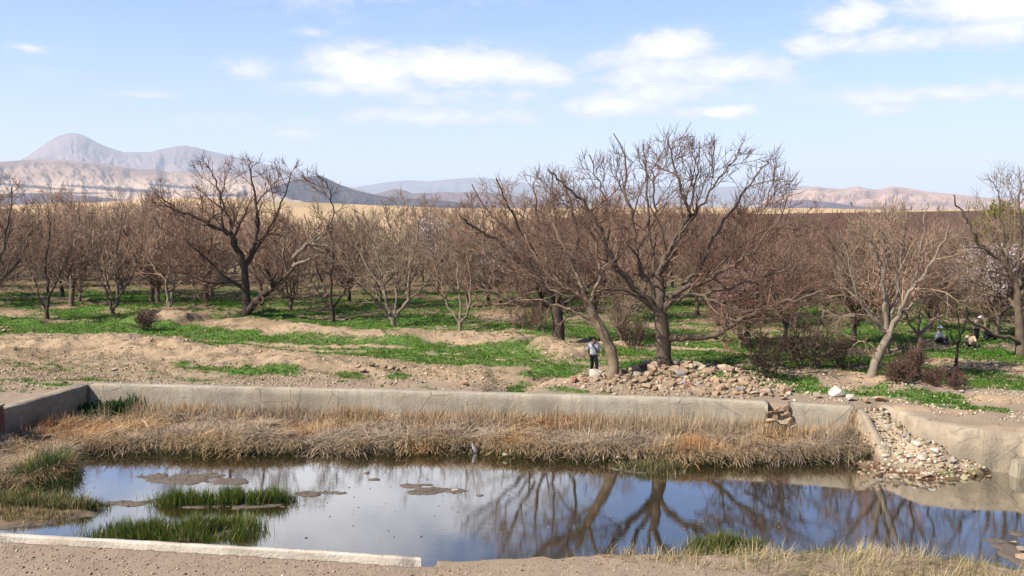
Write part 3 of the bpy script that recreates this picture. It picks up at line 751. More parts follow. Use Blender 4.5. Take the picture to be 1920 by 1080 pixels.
# habits: levels 1 scaffold .. 4 twig
HAB = dict(levels=4, step=[.4, .38, .27, .2, .19], wig=[.05, .13, .17, .17, .15], up=[0, .06, .07, .09, .12], taper=.42, rmin=.0105,
           kids=[4, 6, 5, 4, 0], start=[.6, .2, .15, .15, 0], ang=[(.5, .9), (.5, 1.0), (.45, 1.0), (.4, .95), (.4, .9)], len=[2.6, 1.8, 1.15, .68, .42])
def hab(**k):
    d = dict(HAB); d.update(k); return d
def finish(T, name, base, label, cat='tree', group=None, mt=None, mtw=None, thr=.055, crown='crown'):
    root = empty(name, base, label=label, cat=cat, group=group)
    v, f = T.build(lambda r: r > thr); mesh_np('trunk', v, f, mt or m_bark, root)
    v, f = T.build(lambda r: r <= thr); mesh_np(crown, v, f, mtw or m_twig, root)
    return root

def hero(name, label, bpx, D, trunk, limbs, seed, env, r_trunk, P=None, mt=None, mtw=None, jit=1.0, base_z=None, thr=.055, extra=None):
    """a tree seen close: trunk and main limbs follow the photograph, the rest grows from them.
    env: (left px, right px, top px, bottom px) outline of the crown, depth as wide as the crown"""
    P = P or HAB
    b = W(bpx[0], bpx[1], D); gz = float(land(np.array([b[0]]), np.array([b[1]]))[0])
    base = np.array((b[0], b[1], gz if base_z is None else base_z))
    def at(px, py, dy=0.0): return tuple(np.array(W(px, py, D + dy)) - base)
    l, r_, t_, b_ = env
    c = at((l + r_) / 2, (t_ + b_) / 2); s_ = D / F
    T = Tree(seed, c, ((r_ - l) / 2 * s_, (r_ - l) / 2 * s_ * .8, (b_ - t_) / 2 * s_))
    T.floor = .5; T.pe = 2.3
    tp = [at(*p) for p in trunk]
    tp[0] = (0, 0, -.25)
    T.ch.append([])
    T.ch.pop()
    # trunk with flare
    n = len(tp); out = []
    for i in range(n - 1):
        for k in range(4):
            t = k / 4; out.append(tuple(tp[i][j] * (1 - t) + tp[i + 1][j] * t for j in range(3)))
    out.append(tp[-1]); m = len(out)
    T.ch.append([(*p, r_trunk * (1 - .25 * i / (m - 1)) * (1 + .4 * max(0, 1 - i / 2.2))) for i, p in enumerate(out)])
    for lb in limbs:
        pts = lb[0]; r0, r1 = lb[1], lb[2]; dy = lb[3] if len(lb) > 3 else T.r.uniform(-2.2, 2.2) * jit
        nk = lb[4] if len(lb) > 4 else 7
        k = len(pts) - 1
        T.limb([at(p[0], p[1], dy * (i / k)) for i, p in enumerate(pts)], r0, r1, P, nk=nk)
    root = finish(T, name, tuple(base), label, mt=mt, mtw=mtw, thr=thr) if not extra else None
    if extra:
        T2 = Tree(seed + 900, T.env, T.er); extra(T, T2, at)
        root = finish(T, name, tuple(base), label, mt=mt, mtw=mtw, thr=thr)
        v, f = T2.build(lambda r: True); tag(mesh_np('pale_limb', v, f, m_bark_pale, root), 'pale sunlit sawn limb')
    return root

hero('walnut_tree', 'tallest bare walnut tree, forked above a thick trunk rising behind the stone heap', (1245, 684), 36.6,
     [(1245, 684), (1244, 655), (1242, 625), (1240, 598), (1234, 575)],
     [([(1236, 585), (1204, 558), (1172, 518), (1139, 469), (1123, 420), (1094, 379), (1054, 343), (1027, 318)], .17, .03, -1.5, 9),
      ([(1238, 590), (1238, 550), (1237, 518), (1241, 493), (1261, 461), (1286, 420), (1292, 396), (1278, 359), (1262, 310), (1253, 262)], .22, .025, .5, 10),
      ([(1236, 580), (1215, 530), (1198, 500), (1192, 461), (1182, 396), (1172, 355), (1174, 294), (1150, 250)], .15, .022, 1.2, 9),
      ([(1240, 580), (1270, 548), (1319, 526), (1367, 502), (1392, 485), (1429, 453), (1465, 405)], .14, .03, -1.8, 9),
      ([(1270, 450), (1286, 420), (1319, 379), (1343, 343), (1376, 302), (1384, 285)], .08, .02, .3, 7),
      ([(1240, 578), (1285, 530), (1310, 505), (1339, 444), (1384, 379), (1416, 334), (1440, 300)], .12, .025, 2.0, 8),
      ([(1392, 485), (1420, 420), (1445, 360), (1452, 310)], .05, .02, .5, 6),
      ([(1248, 636), (1290, 635), (1335, 629), (1370, 612), (1405, 594), (1450, 572), (1500, 560), (1545, 548)], .19, .035, -2.4, 8),
      ([(1405, 594), (1440, 580), (1500, 548), (1546, 544), (1590, 530), (1612, 522)], .08, .02, -1.0, 6),
      ([(1240, 590), (1270, 560), (1310, 553), (1343, 567), (1385, 583), (1425, 580)], .10, .03, -2.6, 7),
      ([(1236, 590), (1188, 552), (1143, 542), (1110, 552)], .10, .03, -1.5, 7),
      ([(1237, 575), (1225, 500), (1218, 440), (1212, 380), (1210, 320), (1205, 270)], .10, .02, 2.0, 8),
      ([(1250, 470), (1235, 420), (1225, 370), (1228, 320), (1245, 280)], .07, .02, -1.2, 7),
      ([(1310, 553), (1370, 540), (1420, 525), (1480, 500), (1510, 470)], .07, .02, -1.5, 7),
      ([(1343, 567), (1390, 560), (1450, 545), (1520, 590)], .06, .02, 1.0, 7),
      ([(1319, 526), (1380, 470), (1440, 430), (1500, 430)], .06, .02, 1.5, 7),
      ([(1286, 420), (1300, 360), (1310, 310), (1312, 265)], .06, .02, 1.0, 7),
      ([(1172, 518), (1130, 500), (1090, 470), (1062, 430)], .06, .02, 1.0, 6),
      ([(1139, 469), (1140, 410), (1120, 340), (1105, 290)], .06, .02, .4, 6)],
     101, (1020, 1530, 268, 650), .35, P=hab(kids=[4, 7, 6, 4, 0], len=[2.6, 1.7, 1.1, .65, .45], rmin=.0115), mtw=m_twig_dark)
hero('walnut_tree', 'bare tree with a pale leaning trunk at the left end of the stone heap', (1150, 712), 34.6,
     [(1150, 712), (1151, 685), (1145, 655), (1132, 625), (1113, 592), (1101, 565)],
     [([(1128, 620), (1095, 596), (1060, 577), (1010, 562), (965, 560)], .09, .02, .5, 6),
      ([(1102, 570), (1088, 530), (1064, 485), (1045, 440), (1030, 395)], .11, .02, .6, 8),
      ([(1104, 570), (1120, 530), (1122, 480), (1108, 430), (1090, 385)], .10, .02, -.6, 8),
      ([(1100, 562), (1072, 545), (1035, 520), (1000, 478), (985, 440)], .10, .02, 1.2, 8),
      ([(1110, 590), (1090, 560), (1040, 550), (1000, 525), (960, 510)], .07, .02, -1.0, 6)],
     102, (930, 1175, 335, 640), .25, thr=.085, P=hab(kids=[4, 8, 5, 4, 0]), mt=bark('pale tan walnut bark', (.34, .26, .18), (.22, .155, .10), .02))
hero('walnut_tree', 'wide bare tree with a thick dark trunk left of the walking person', (1047, 640), 44.5,
     [(1047, 640), (1047, 615), (1045, 590), (1042, 568)],
     [([(1043, 575), (1020, 540), (980, 490), (930, 450), (885, 425), (860, 400)], .17, .03, -1),
      ([(1042, 572), (1030, 520), (1010, 450), (1005, 380), (1000, 345)], .16, .03, 1.5),
      ([(1043, 570), (1060, 530), (1082, 470), (1076, 400), (1062, 350)], .14, .03, -1.4),
      ([(1040, 575), (1000, 562), (960, 560), (905, 545)], .12, .03, -2),
      ([(1012, 515), (975, 450), (935, 415), (900, 375), (885, 345)], .10, .025, 1.5),
      ([(1005, 480), (970, 420), (950, 380), (930, 335)], .09, .025, -1.5),
      ([(1045, 580), (1090, 545), (1130, 510), (1150, 460)], .11, .03, 2),
      ([(1035, 540), (1040, 470), (1040, 410), (1035, 360)], .09, .025, 0)],
     103, (850, 1150, 325, 620), .36, P=hab(kids=[4, 7, 6, 4, 0]), mt=m_bark_dark)
hero('walnut_tree', 'old dark walnut tree with a sawn pale limb leaning right, left of the orchard centre', (461, 592), 54.5,
     [(461, 592), (462, 560), (460, 530), (458, 500)],
     [([(460, 505), (445, 470), (432, 440), (402, 425), (372, 410), (335, 395), (310, 385)], .24, .04, -2, 10),
      ([(458, 505), (478, 455), (482, 400), (472, 340), (470, 305)], .17, .03, 1),
      ([(460, 510), (470, 480), (500, 440), (530, 380), (545, 325)], .16, .03, 2),
      ([(458, 500), (440, 450), (425, 400), (405, 350), (398, 325)], .15, .03, 0),
      ([(460, 540), (430, 528), (390, 532), (365, 520)], .14, .03, -1),
      ([(461, 545), (405, 505), (370, 470), (350, 450)], .12, .03, -2),
      ([(620, 440), (625, 400), (618, 360), (610, 340)], .06, .03, 0)],
     104, (290, 650, 298, 580), .28, P=hab(kids=[4, 8, 6, 5, 0], rmin=.015, len=[3, 2.2, 1.4, .75, .5]), mt=m_bark_dark, mtw=m_twig_dark,
     extra=lambda T, T2, at: [T.limb([at(463, 586), at(480, 566, -.4), at(500, 548, -.8), at(512, 538, -1)], .25, .19, hab(rmin=.017), nk=2, start=.3),
                          T2.limb([at(508, 542, -.9), at(520, 532, -1), at(546, 507, -1.4), at(553, 480, -1.6), at(580, 456, -1.8)], .18, .13, hab(rmin=.017), nk=2, start=.3),
                          T2.limb([at(580, 456, -1.8), at(600, 445, -2), at(628, 418, -2.3), at(640, 400, -2.3)], .10, .03, hab(rmin=.017), nk=4),
                          T2.limb([at(550, 500, -1.5), at(580, 486, -1.8), at(607, 480, -2), at(628, 490, -2.2)], .13, .05, hab(rmin=.017), nk=3)])
V_HAB = hab(kids=[4, 7, 5, 3, 0], rmin=.015)
hero('walnut_tree', 'slender V forked bare tree behind the sandy bank, middle left', (738, 606), 51, [(738, 606), (737, 600), (736, 594)],
     [([(736, 600), (726, 575), (720, 540), (712, 490), (695, 440), (682, 395)], .13, .03, 1),
      ([(738, 600), (755, 578), (767, 545), (770, 495), (782, 440), (775, 385)], .13, .03, -1),
      ([(734, 598), (705, 565), (672, 535), (650, 500)], .08, .02, -1.5), ([(740, 595), (745, 540), (740, 480), (735, 420)], .09, .02, 2),
      ([(765, 560), (800, 530), (825, 490), (835, 450)], .07, .02, 0), ([(722, 550), (690, 500), (665, 450), (655, 410)], .07, .02, 1)],
     105, (635, 850, 368, 600), .17, P=V_HAB, mt=m_bark_pale, mtw=m_twig_pale)
hero('walnut_tree', 'low forked bare tree with two thin pale stems at the sandy bank, picture centre', (863, 616), 48.5, [(863, 616), (862, 608), (862, 600)],
     [([(861, 604), (842, 578), (832, 545), (815, 500), (800, 460)], .09, .02, .5), ([(863, 604), (880, 575), (882, 520), (876, 470), (872, 430)], .09, .02, -.5),
      ([(862, 600), (862, 560), (855, 500), (848, 450)], .08, .02, 1.5), ([(878, 580), (905, 550), (925, 510)], .06, .02, 1)],
     106, (795, 950, 410, 608), .13, P=V_HAB, mt=m_bark_pale)
hero('walnut_tree', 'pale barked bare tree leaning right at the end of the little sand bank', (1632, 710), 34.6,
     [(1632, 710), (1640, 682), (1652, 655), (1667, 628)],
     [([(1664, 634), (1645, 606), (1618, 575), (1600, 530), (1592, 480), (1575, 430)], .09, .02, -.8), ([(1665, 630), (1660, 575), (1655, 520), (1640, 465), (1612, 410), (1595, 380)], .12, .02, .6, 9),
      ([(1667, 628), (1690, 582), (1712, 540), (1742, 500), (1768, 450), (1780, 410)], .12, .02, -.8, 9), ([(1665, 625), (1682, 560), (1690, 480), (1700, 420), (1690, 378)], .10, .02, 1, 9),
      ([(1658, 560), (1658, 490), (1650, 430), (1662, 380)], .07, .02, -1), ([(1690, 582), (1730, 560), (1765, 530), (1790, 495)], .06, .02, 1), ([(1650, 610), (1605, 560), (1575, 530), (1562, 500)], .06, .02, 1),
      ([(1646, 660), (1620, 640), (1598, 650)], .035, .015, -.5, 3), ([(1712, 540), (1720, 480), (1735, 420), (1740, 380)], .06, .02, .5)],
     107, (1555, 1795, 388, 665), .20, P=hab(kids=[4, 7, 5, 4, 0], len=[2.4, 1.5, 1.0, .6, .4]), mt=bark('ashen pale bark', (.40, .33, .26), (.27, .21, .16), .02), mtw=m_twig_pale)
hero('walnut_tree', 'thin straight trunked bare tree beside the pale leaning tree', (1722, 706), 35, [(1722, 706), (1722, 675), (1724, 645), (1724, 628)],
     [([(1724, 632), (1742, 606), (1762, 585), (1772, 545), (1768, 500)], .09, .02, .5), ([(1723, 632), (1702, 600), (1692, 560), (1690, 520)], .07, .02, -.5), ([(1724, 628), (1728, 590), (1735, 540), (1730, 500)], .06, .02, 1)],
     108, (1670, 1800, 460, 640), .13, P=hab(kids=[3, 5, 4, 4, 0], len=[2, 1.1, .7, .4, .3]), mt=m_bark)
hero('walnut_tree', 'large dark bare tree cut by the right edge of the picture', (1915, 652), 41.5, [(1915, 652), (1912, 620), (1910, 590), (1908, 550)],
     [([(1910, 560), (1905, 528), (1885, 490), (1876, 422), (1872, 361)], .16, .03, 0, 9), ([(1905, 530), (1888, 500), (1858, 475), (1831, 451), (1815, 418), (1800, 390), (1788, 365)], .13, .025, -1, 9),
      ([(1910, 560), (1930, 500), (1940, 430), (1930, 370)], .15, .03, 1, 9), ([(1912, 640), (1872, 630), (1839, 612), (1800, 585), (1770, 560)], .12, .025, -2, 7),
      ([(1909, 580), (1880, 555), (1850, 545), (1815, 520)], .10, .025, 1.5), ([(1908, 540), (1915, 470), (1910, 400), (1915, 345)], .12, .025, -.5, 9), ([(1912, 580), (1960, 540), (2000, 500), (2030, 440)], .14, .03, 0, 9)],
     109, (1775, 2060, 322, 640), .22, P=hab(kids=[4, 7, 5, 4, 0]), mt=m_bark, mtw=m_twig_pale)
hero('walnut_tree', 'small slim bare tree standing where the bare soil patch meets the grass, right', (1793, 692), 36.5, [(1793, 692), (1794, 665), (1796, 645)],
     [([(1795, 650), (1805, 620), (1815, 590), (1812, 560)], .045, .015, 0, 6), ([(1795, 650), (1780, 620), (1765, 605), (1752, 590)], .04, .015, .5, 6), ([(1796, 645), (1796, 600), (1792, 560)], .04, .015, -.3, 6)],
     110, (1745, 1835, 530, 665), .075, P=hab(kids=[3, 5, 4, 3, 0], len=[1.5, .8, .5, .3, .3]), mt=m_bark_dark, thr=.03)
hero('walnut_tree', 'bare tree cut by the left edge of the picture', (-30, 600), 52, [(-30, 600), (-26, 560), (-22, 530)],
     [([(-22, 535), (0, 480), (15, 420), (22, 350)], .15, .03, 0, 9), ([(-22, 535), (20, 510), (45, 470), (60, 420)], .12, .03, 1), ([(-22, 535), (-30, 450), (-20, 380), (-5, 335)], .15, .03, -1), ([(-20, 540), (-60, 480), (-80, 420)], .12, .03, 0)],
     111, (-130, 75, 325, 590), .28, P=V_HAB)
hero('walnut_tree', 'spindly bare tree with three thin stems in the grass at far left', (88, 592), 53, [(88, 592), (88, 580)],
     [([(88, 586), (90, 540), (85, 490), (95, 430), (90, 390)], .11, .02, 0), ([(88, 586), (75, 560), (62, 520), (45, 480)], .07, .02, 1), ([(90, 560), (110, 520), (130, 470), (140, 430)], .08, .02, -1)],
     112, (20, 165, 375, 585), .14, P=V_HAB, mt=m_bark_dark)
hero('walnut_tree', 'bare tree with two crossing stems left of the earth mound', (212, 584), 56, [(212, 584), (210, 575)],
     [([(210, 582), (202, 555), (190, 520), (170, 470), (160, 410)], .11, .02, 0), ([(214, 582), (222, 550), (215, 500), (225, 430), (230, 385)], .13, .02, .5), ([(218, 560), (245, 520), (262, 470), (270, 420)], .08, .02, -1), ([(212, 560), (195, 500), (200, 430), (195, 380)], .08, .02, 1.5)],
     113, (125, 300, 365, 580), .14, P=V_HAB)
hero('walnut_tree', 'bare tree with a pair of pale stems just behind the earth mound', (318, 574), 60, [(318, 574), (318, 565)],
     [([(316, 572), (312, 540), (316, 500), (300, 450), (285, 400)], .12, .02, 0), ([(321, 572), (325, 540), (330, 500), (345, 450), (350, 400)], .12, .02, .5), ([(318, 545), (340, 530), (375, 520)], .06, .02, 1), ([(316, 530), (285, 500), (270, 460)], .07, .02, 1)],
     114, (240, 400, 375, 570), .15, P=V_HAB, mt=m_bark_pale)
hero('walnut_tree', 'bare tree with a low thorny crotch between the old walnut and the V forked tree', (624, 597), 53, [(624, 597), (623, 585), (622, 575)],
     [([(622, 580), (605, 560), (590, 535), (580, 510)], .09, .02, 0), ([(623, 578), (640, 555), (655, 520), (660, 470)], .09, .02, .5), ([(622, 575), (620, 530), (625, 470), (615, 420)], .1, .02, -1), ([(622, 575), (600, 520), (585, 460), (570, 400)], .1, .02, 1.5)],
     115, (545, 700, 385, 590), .18, P=V_HAB, mt=m_bark_dark)

# --- bases for the copied orchard trees: an open vase each, differing in height and spread
def vase(seed, h, spread, r, P, nl=5, trunk_h=1.2, mt=None, mtw=None, name='orchard_tree'):
    T = Tree(seed, (0, 0, h * .54), (spread, spread, h * .52)); T.floor = .3
    q = T.r
    tp = [(0, 0, -.3), (q.uniform(-.05, .05), q.uniform(-.05, .05), .4), (q.uniform(-.15, .15), q.uniform(-.15, .15), trunk_h)]
    T.ch.append([(*tp[0], r * 1.4), (*tp[1], r), (*tp[2], r * .85)])
    for k in range(nl):
        a = k / nl * 6.28 + q.uniform(-.4, .4); sp = spread * q.uniform(.45, .8) if k else spread * .15; hh = h * q.uniform(.78, .98) if k % 2 == 0 else h * q.uniform(.55, .8)
        c, s_ = math.cos(a), math.sin(a)
        pts = [tp[2], (tp[2][0] + c * sp * .3, tp[2][1] + s_ * sp * .3, trunk_h + (hh - trunk_h) * .25), (c * sp * .7 + q.uniform(-.3, .3), s_ * sp * .7 + q.uniform(-.3, .3), trunk_h + (hh - trunk_h) * .55), (c * sp + q.uniform(-.3, .3), s_ * sp + q.uniform(-.3, .3), hh)]
        T.limb(pts, r * .6, .03, P, nk=10, wig=.09, start=.08)
    root = finish(T, name, (0, 0, 0), None, mt=mt, mtw=mtw, thr=.05)
    return root
OP = hab(kids=[4, 6, 4, 3, 0], rmin=.019, len=[2.6, 1.9, 1.3, .8, .55])
bases = [vase(201, 7.9, 3.5, .18, OP, 5), vase(202, 7.2, 3.4, .16, OP, 6, .8), vase(203, 8.4, 3.2, .2, OP, 5, 1.6), vase(204, 6.4, 3.2, .14, OP, 5, .6, mt=m_bark_pale, mtw=m_twig_pale), vase(205, 7.5, 3.7, .17, OP, 6, 1.0, mt=m_bark_dark, mtw=m_twig_red), vase(206, 8.0, 2.9, .15, OP, 4, 1.4, mt=m_bark_dark)]
kids_of = {b.name: list(b.children) for b in bases}
first = {b.name: True for b in bases}
def plant(b, x, y, rz, sc, label, group=None, dz=0.0):
    z = float(land(np.array([x]), np.array([y]))[0]) + dz
    if first[b.name]:
        first[b.name] = False; r_ = b
    else:
        r_ = b.copy(); C.objects.link(r_)
        for ch in kids_of[b.name]:
            c = ch.copy(); C.objects.link(c); c.parent = r_
    r_.location = (x, y, z); r_.rotation_euler = (0, 0, rz); r_.scale = (sc, sc, sc * random.uniform(.92, 1.08))
    tag(r_, label, 'tree', group); return r_
# trees near the front that the photo shows singly
singles = [(150, 560, 63, 3, .85, 'small bare tree in the second row behind the crossing stems, far left'),
           (285, 556, 64, 2, .9, 'bare tree with a dark upright trunk behind the pale paired stems'),
           (545, 583, 58, 1, .85, 'bare tree just right of the old dark walnut, behind its leaning limb'),
           (915, 585, 62, 4, .95, 'reddish bare tree behind the wide dark tree, left of its trunk'),
           (1165, 637, 45, 3, .55, 'small low forked bare tree between the two thick trunks'),
           (1388, 650, 43.5, 1, .6, 'small bare tree under the long low limb of the tallest walnut'),
           (1470, 655, 42, 5, .75, 'bare tree in the scrub right of the tallest walnut'),
           (1528, 690, 37, 3, .5, 'spindly young bare tree on the right grass behind the scrub'),
           (1600, 655, 44, 4, .8, 'reddish bare tree behind the pale leaning tree on its left'),
           (1662, 665, 42, 0, .8, 'dark trunked bare tree half hidden behind the pale leaning tree'),
           (1868, 640, 47, 1, .85, 'bare tree behind the seated people at far right')]
for px, py, D, bi, sc, lb in singles:
    x, y, _ = W(px, py, D); plant(bases[bi], x, y, random.uniform(0, 6.28), sc, lb)
g_ = 'bare orchard trees in the dense rows behind'
OL = [('brown leafless tree within the dense orchard rows behind', g_)] * 3 + [('pale twigged leafless tree among the brown orchard rows behind', 'pale twigged trees in the orchard rows')] + [('reddish twigged leafless tree among the brown orchard rows behind', 'reddish twigged trees in the orchard rows')] + [('narrow dark stemmed leafless tree among the brown orchard rows behind', 'narrow dark stemmed trees in the orchard rows')]
used = []
rr = random.Random(5)
def free(x, y, d):
    return all((x - a) ** 2 + (y - b) ** 2 > d * d for a, b in used)
n_or = 0
y = 62.0
while y < 150:
    w_ = y * .64 + 3; x = -w_ + rr.uniform(0, 3)
    while x < w_:
        xx = x + rr.uniform(-1.1, 1.1); yy = y + rr.uniform(-1.8, 1.8)
        px_ = 960 + F * xx / yy
        if free(xx, yy, 2.5) and not (500 < px_ < 1010 and yy > 76 and rr.random() < .62):
            used.append((xx, yy)); px_ = 960 + F * xx / yy
            k = rr.choice([0, 1, 1, 2, 3, 3, 4, 5])
            sc = rr.uniform(.74, 1.04) * (1.04 if px_ < 480 else .93 if px_ < 1000 else .9 if px_ < 1420 else .66)
            plant(bases[k], xx, yy, rr.uniform(0, 6.28), sc, *OL[k]); n_or += 1
        x += rr.uniform(4.1, 5.6) if y < 100 else rr.uniform(7, 10)
    y += 6 if y < 90 else 12
# second screen on the right where the orchard starts nearer
for px, D in ((1020, 56), (1100, 58), (1200, 52), (1290, 55), (1340, 50), (1420, 52), (1500, 50), (1560, 54), (1640, 52), (1720, 50), (1790, 55), (1850, 53), (1930, 57), (1240, 60), (1450, 60), (1600, 61), (980, 60)):
    x = (px - 960) / F * D + rr.uniform(-.8, .8); yy = D + rr.uniform(-1.5, 1.5)
    k = rr.choice([0, 1, 2, 4, 4, 5]); plant(bases[k], x, yy, rr.uniform(0, 6.28), rr.uniform(.72, .92) * (.86 if px > 1420 else 1), *OL[k]); n_or += 1
print('orchard', n_or)
# ------------------------------------------------------------------ blades, tufts and mats of grass
m_blade = blade_mat('grass blades', .35, .8)
m_straw = blade_mat('dry straw', .2)
def blades(P, yaw, lean, L, wid, curl, col, seg=3, droop=0.0):
    """P (n,3) roots; lean from the vertical at the root, growing by curl to the tip"""
    n = len(P); h = np.stack([np.cos(yaw), np.sin(yaw), 0 * yaw], -1)
    s_ = np.stack([-np.sin(yaw), np.cos(yaw), 0 * yaw], -1)
    tw = rng.uniform(-.9, .9, n); side = s_ * np.cos(tw)[:, None] + h * np.sin(tw)[:, None]
    pos = P.copy(); V = np.zeros((n, seg + 1, 2, 3)); K = np.zeros((n, seg + 1, 2, 3))
    for k in range(seg + 1):
        ww = wid * (1 - (k / seg) ** 1.6 * .85)
        V[:, k, 0] = pos - side * ww[:, None] / 2; V[:, k, 1] = pos + side * ww[:, None] / 2
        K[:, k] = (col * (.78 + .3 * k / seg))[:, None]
        a = lean + curl * (k + .5) / seg
        pos = pos + (h * np.sin(a)[:, None] + np.array([0, 0, 1.]) * np.cos(a)[:, None]) * (L / seg)[:, None]
    idx = np.arange(n * (seg + 1) * 2).reshape(n, seg + 1, 2)
    f = np.stack([idx[:, :-1, 0], idx[:, :-1, 1], idx[:, 1:, 1], idx[:, 1:, 0]], -1).reshape(-1, 4)
    return V.reshape(-1, 3), f, K.reshape(-1, 3)
def merge(parts):
    V, Fc, K, off = [], [], [], 0
    for v, f, k in parts:
        V.append(v); Fc.append(f + off); K.append(k); off += len(v)
    return np.concatenate(V), [np.concatenate(Fc)], np.concatenate(K)
def pick(pal, n, jit=.12):
    pal = np.array(pal); c = pal[rng.integers(0, len(pal), n)]
    return c * (1 + rng.normal(0, jit, n))[:, None].clip(.5, 1.6)
STRAW = [(.62, .46, .27), (.54, .38, .22), (.46, .31, .19), (.58, .40, .20), (.40, .30, .21), (.66, .53, .35)]
RUST = [(.50, .29, .14), (.44, .25, .13), (.55, .35, .18), (.38, .24, .14)]
GREY = [(.44, .36, .28), (.38, .30, .24), (.50, .41, .31)]
GRN = [(.07, .125, .018), (.10, .16, .022), (.045, .08, .014), (.15, .17, .035), (.10, .12, .025)]
def in_poly(poly, n, test=None):
    xs = [p[0] for p in poly]; ys = [p[1] for p in poly]; out = []
    tot = 0
    while tot < n:
        x = rng.uniform(min(xs), max(xs), n * 2); y = rng.uniform(min(ys), max(ys), n * 2)
        m = inside(x, y, poly)
        if test is not None: m &= test(x, y)
        out.append(np.stack([x[m], y[m]], -1)); tot += m.sum()
    return np.concatenate(out)[:n]
def withz(p, dz=-.03): return np.concatenate([p, (land(p[:, 0], p[:, 1]) + dz)[:, None]], 1)

# dry reed mat on the far shelf
frame_ok = lambda x, y: (np.abs(x) < .64 * y) & (sdf(x, y, pond) < -.03) & (sdf(x, y, ramp_poly) > .0) & ~((x < -13.4) & (y > 32.7))
P = in_poly(shelf, 66000, frame_ok); P = withz(P)
dsh = -sdf(P[:, 0], P[:, 1], shelf); px, py = proj(P[:, 0], P[:, 1], P[:, 2])
dw = -sdf(P[:, 0], P[:, 1], pond)
tone = fbm(P[:, 0] / 1.6, P[:, 1] / .9, 201, 3)
col = np.where((tone > .68)[:, None], pick(RUST, len(P)), np.where((tone < .50)[:, None], pick(GREY, len(P)), pick(STRAW, len(P))))
col *= np.array([1.10, 1.03, .95]) * (.72 + .6 * fbm(P[:, 0] / .5, P[:, 1] / .4, 205, 2))[:, None]
# most lie over towards the water, combed by clump
clump = fbm(P[:, 0] / .8, P[:, 1] / .8, 211, 2)
yaw = np.where(rng.random(len(P)) < .75, -math.pi / 2 + (clump - .5) * 13 + rng.normal(0, .6, len(P)), rng.uniform(0, 6.28, len(P)))
upr = np.clip(fbm(P[:, 0] / 1.3, P[:, 1] / .8, 220, 3) * 1.5 - .78 + .7 * sst(1.5, .3, dw) , 0, 1)
lean = np.where(rng.random(len(P)) < upr, rng.uniform(.0, .4, len(P)), rng.uniform(1.0, 1.6, len(P)))
L = np.where(lean < .5, rng.uniform(.25, .6, len(P)), rng.uniform(.4, .95, len(P)))
P[:, 2] += np.where(lean > .5, rng.uniform(0, .2, len(P)) * sst(0, .5, dsh), 0)
parts = [blades(P, yaw, lean, L, rng.uniform(.014, .034, len(P)), np.where(lean > .5, rng.uniform(.1, .9, len(P)), rng.uniform(0, .5, len(P))), col)]
# fringe hanging over the front edge
k = (dsh < .3) & (fbm(P[:, 0] / .35, P[:, 1] / .5, 207, 2) > .36)
Q = P[k]; Q = np.repeat(Q, 2, 0) + rng.normal(0, .06, (k.sum() * 2, 3)); n = len(Q); Q[:, 2] = np.maximum(Q[:, 2], .30) + rng.uniform(-.1, .14, n)
parts.append(blades(Q, -math.pi / 2 + rng.normal(0, .8, n), rng.uniform(.7, 1.4, n), rng.uniform(.2, .55, n), rng.uniform(.014, .026, n), rng.uniform(.4, 1.6, n), pick(STRAW, n) * (.45 + .75 * rng.random((n, 1)))))
v, f, c = merge(parts)
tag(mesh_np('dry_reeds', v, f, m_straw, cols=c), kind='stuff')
n = 6500; sx_ = rng.uniform(-16.5, 12.0, n); wy = np.interp(sx_, [-16.9, -4, 12.2], [33.7, 32.6, 30.5]); den = fbm(sx_ / 1.1, sx_ * 0 + 2, 281, 3) + .25 * sst(-2, 4, sx_)
ok = den > .5; sx_ = sx_[ok]; wy = wy[ok] - rng.uniform(.05, 1.3, ok.sum()); n = len(sx_); S_ = withz(np.stack([sx_, wy], -1))
ok = sdf(sx_, wy, pond) < -.05; S_ = S_[ok]; n = len(S_)
v, f, c = blades(S_, rng.uniform(0, 6.28, n), rng.uniform(0, .3, n), rng.uniform(.45, .95, n), rng.uniform(.010, .018, n), rng.uniform(0, .6, n), pick([(.62, .46, .28), (.5, .35, .22), (.42, .28, .18), (.66, .52, .34)], n))
tag(mesh_np('dry_stems', v, [f], m_straw, cols=c), kind='stuff')
# dark green sedge at the foot of the mat
Q = P[(dsh < .5) & (rng.random(len(P)) < .9)].copy(); Q[:, 1] -= rng.uniform(0, .35, len(Q)); Q[:, 2] = rng.uniform(-.1, .08, len(Q)); n = len(Q)
v, f, c = merge([blades(Q, rng.uniform(0, 6.28, n), rng.uniform(.05, .7, n), rng.uniform(.15, .42, n), rng.uniform(.012, .022, n), rng.uniform(.1, .9, n), pick([(.06, .085, .02), (.09, .11, .03), (.13, .11, .05), (.05, .05, .02)], n))])
tag(mesh_np('bank_sedge', v, f, m_blade, cols=c), kind='stuff')

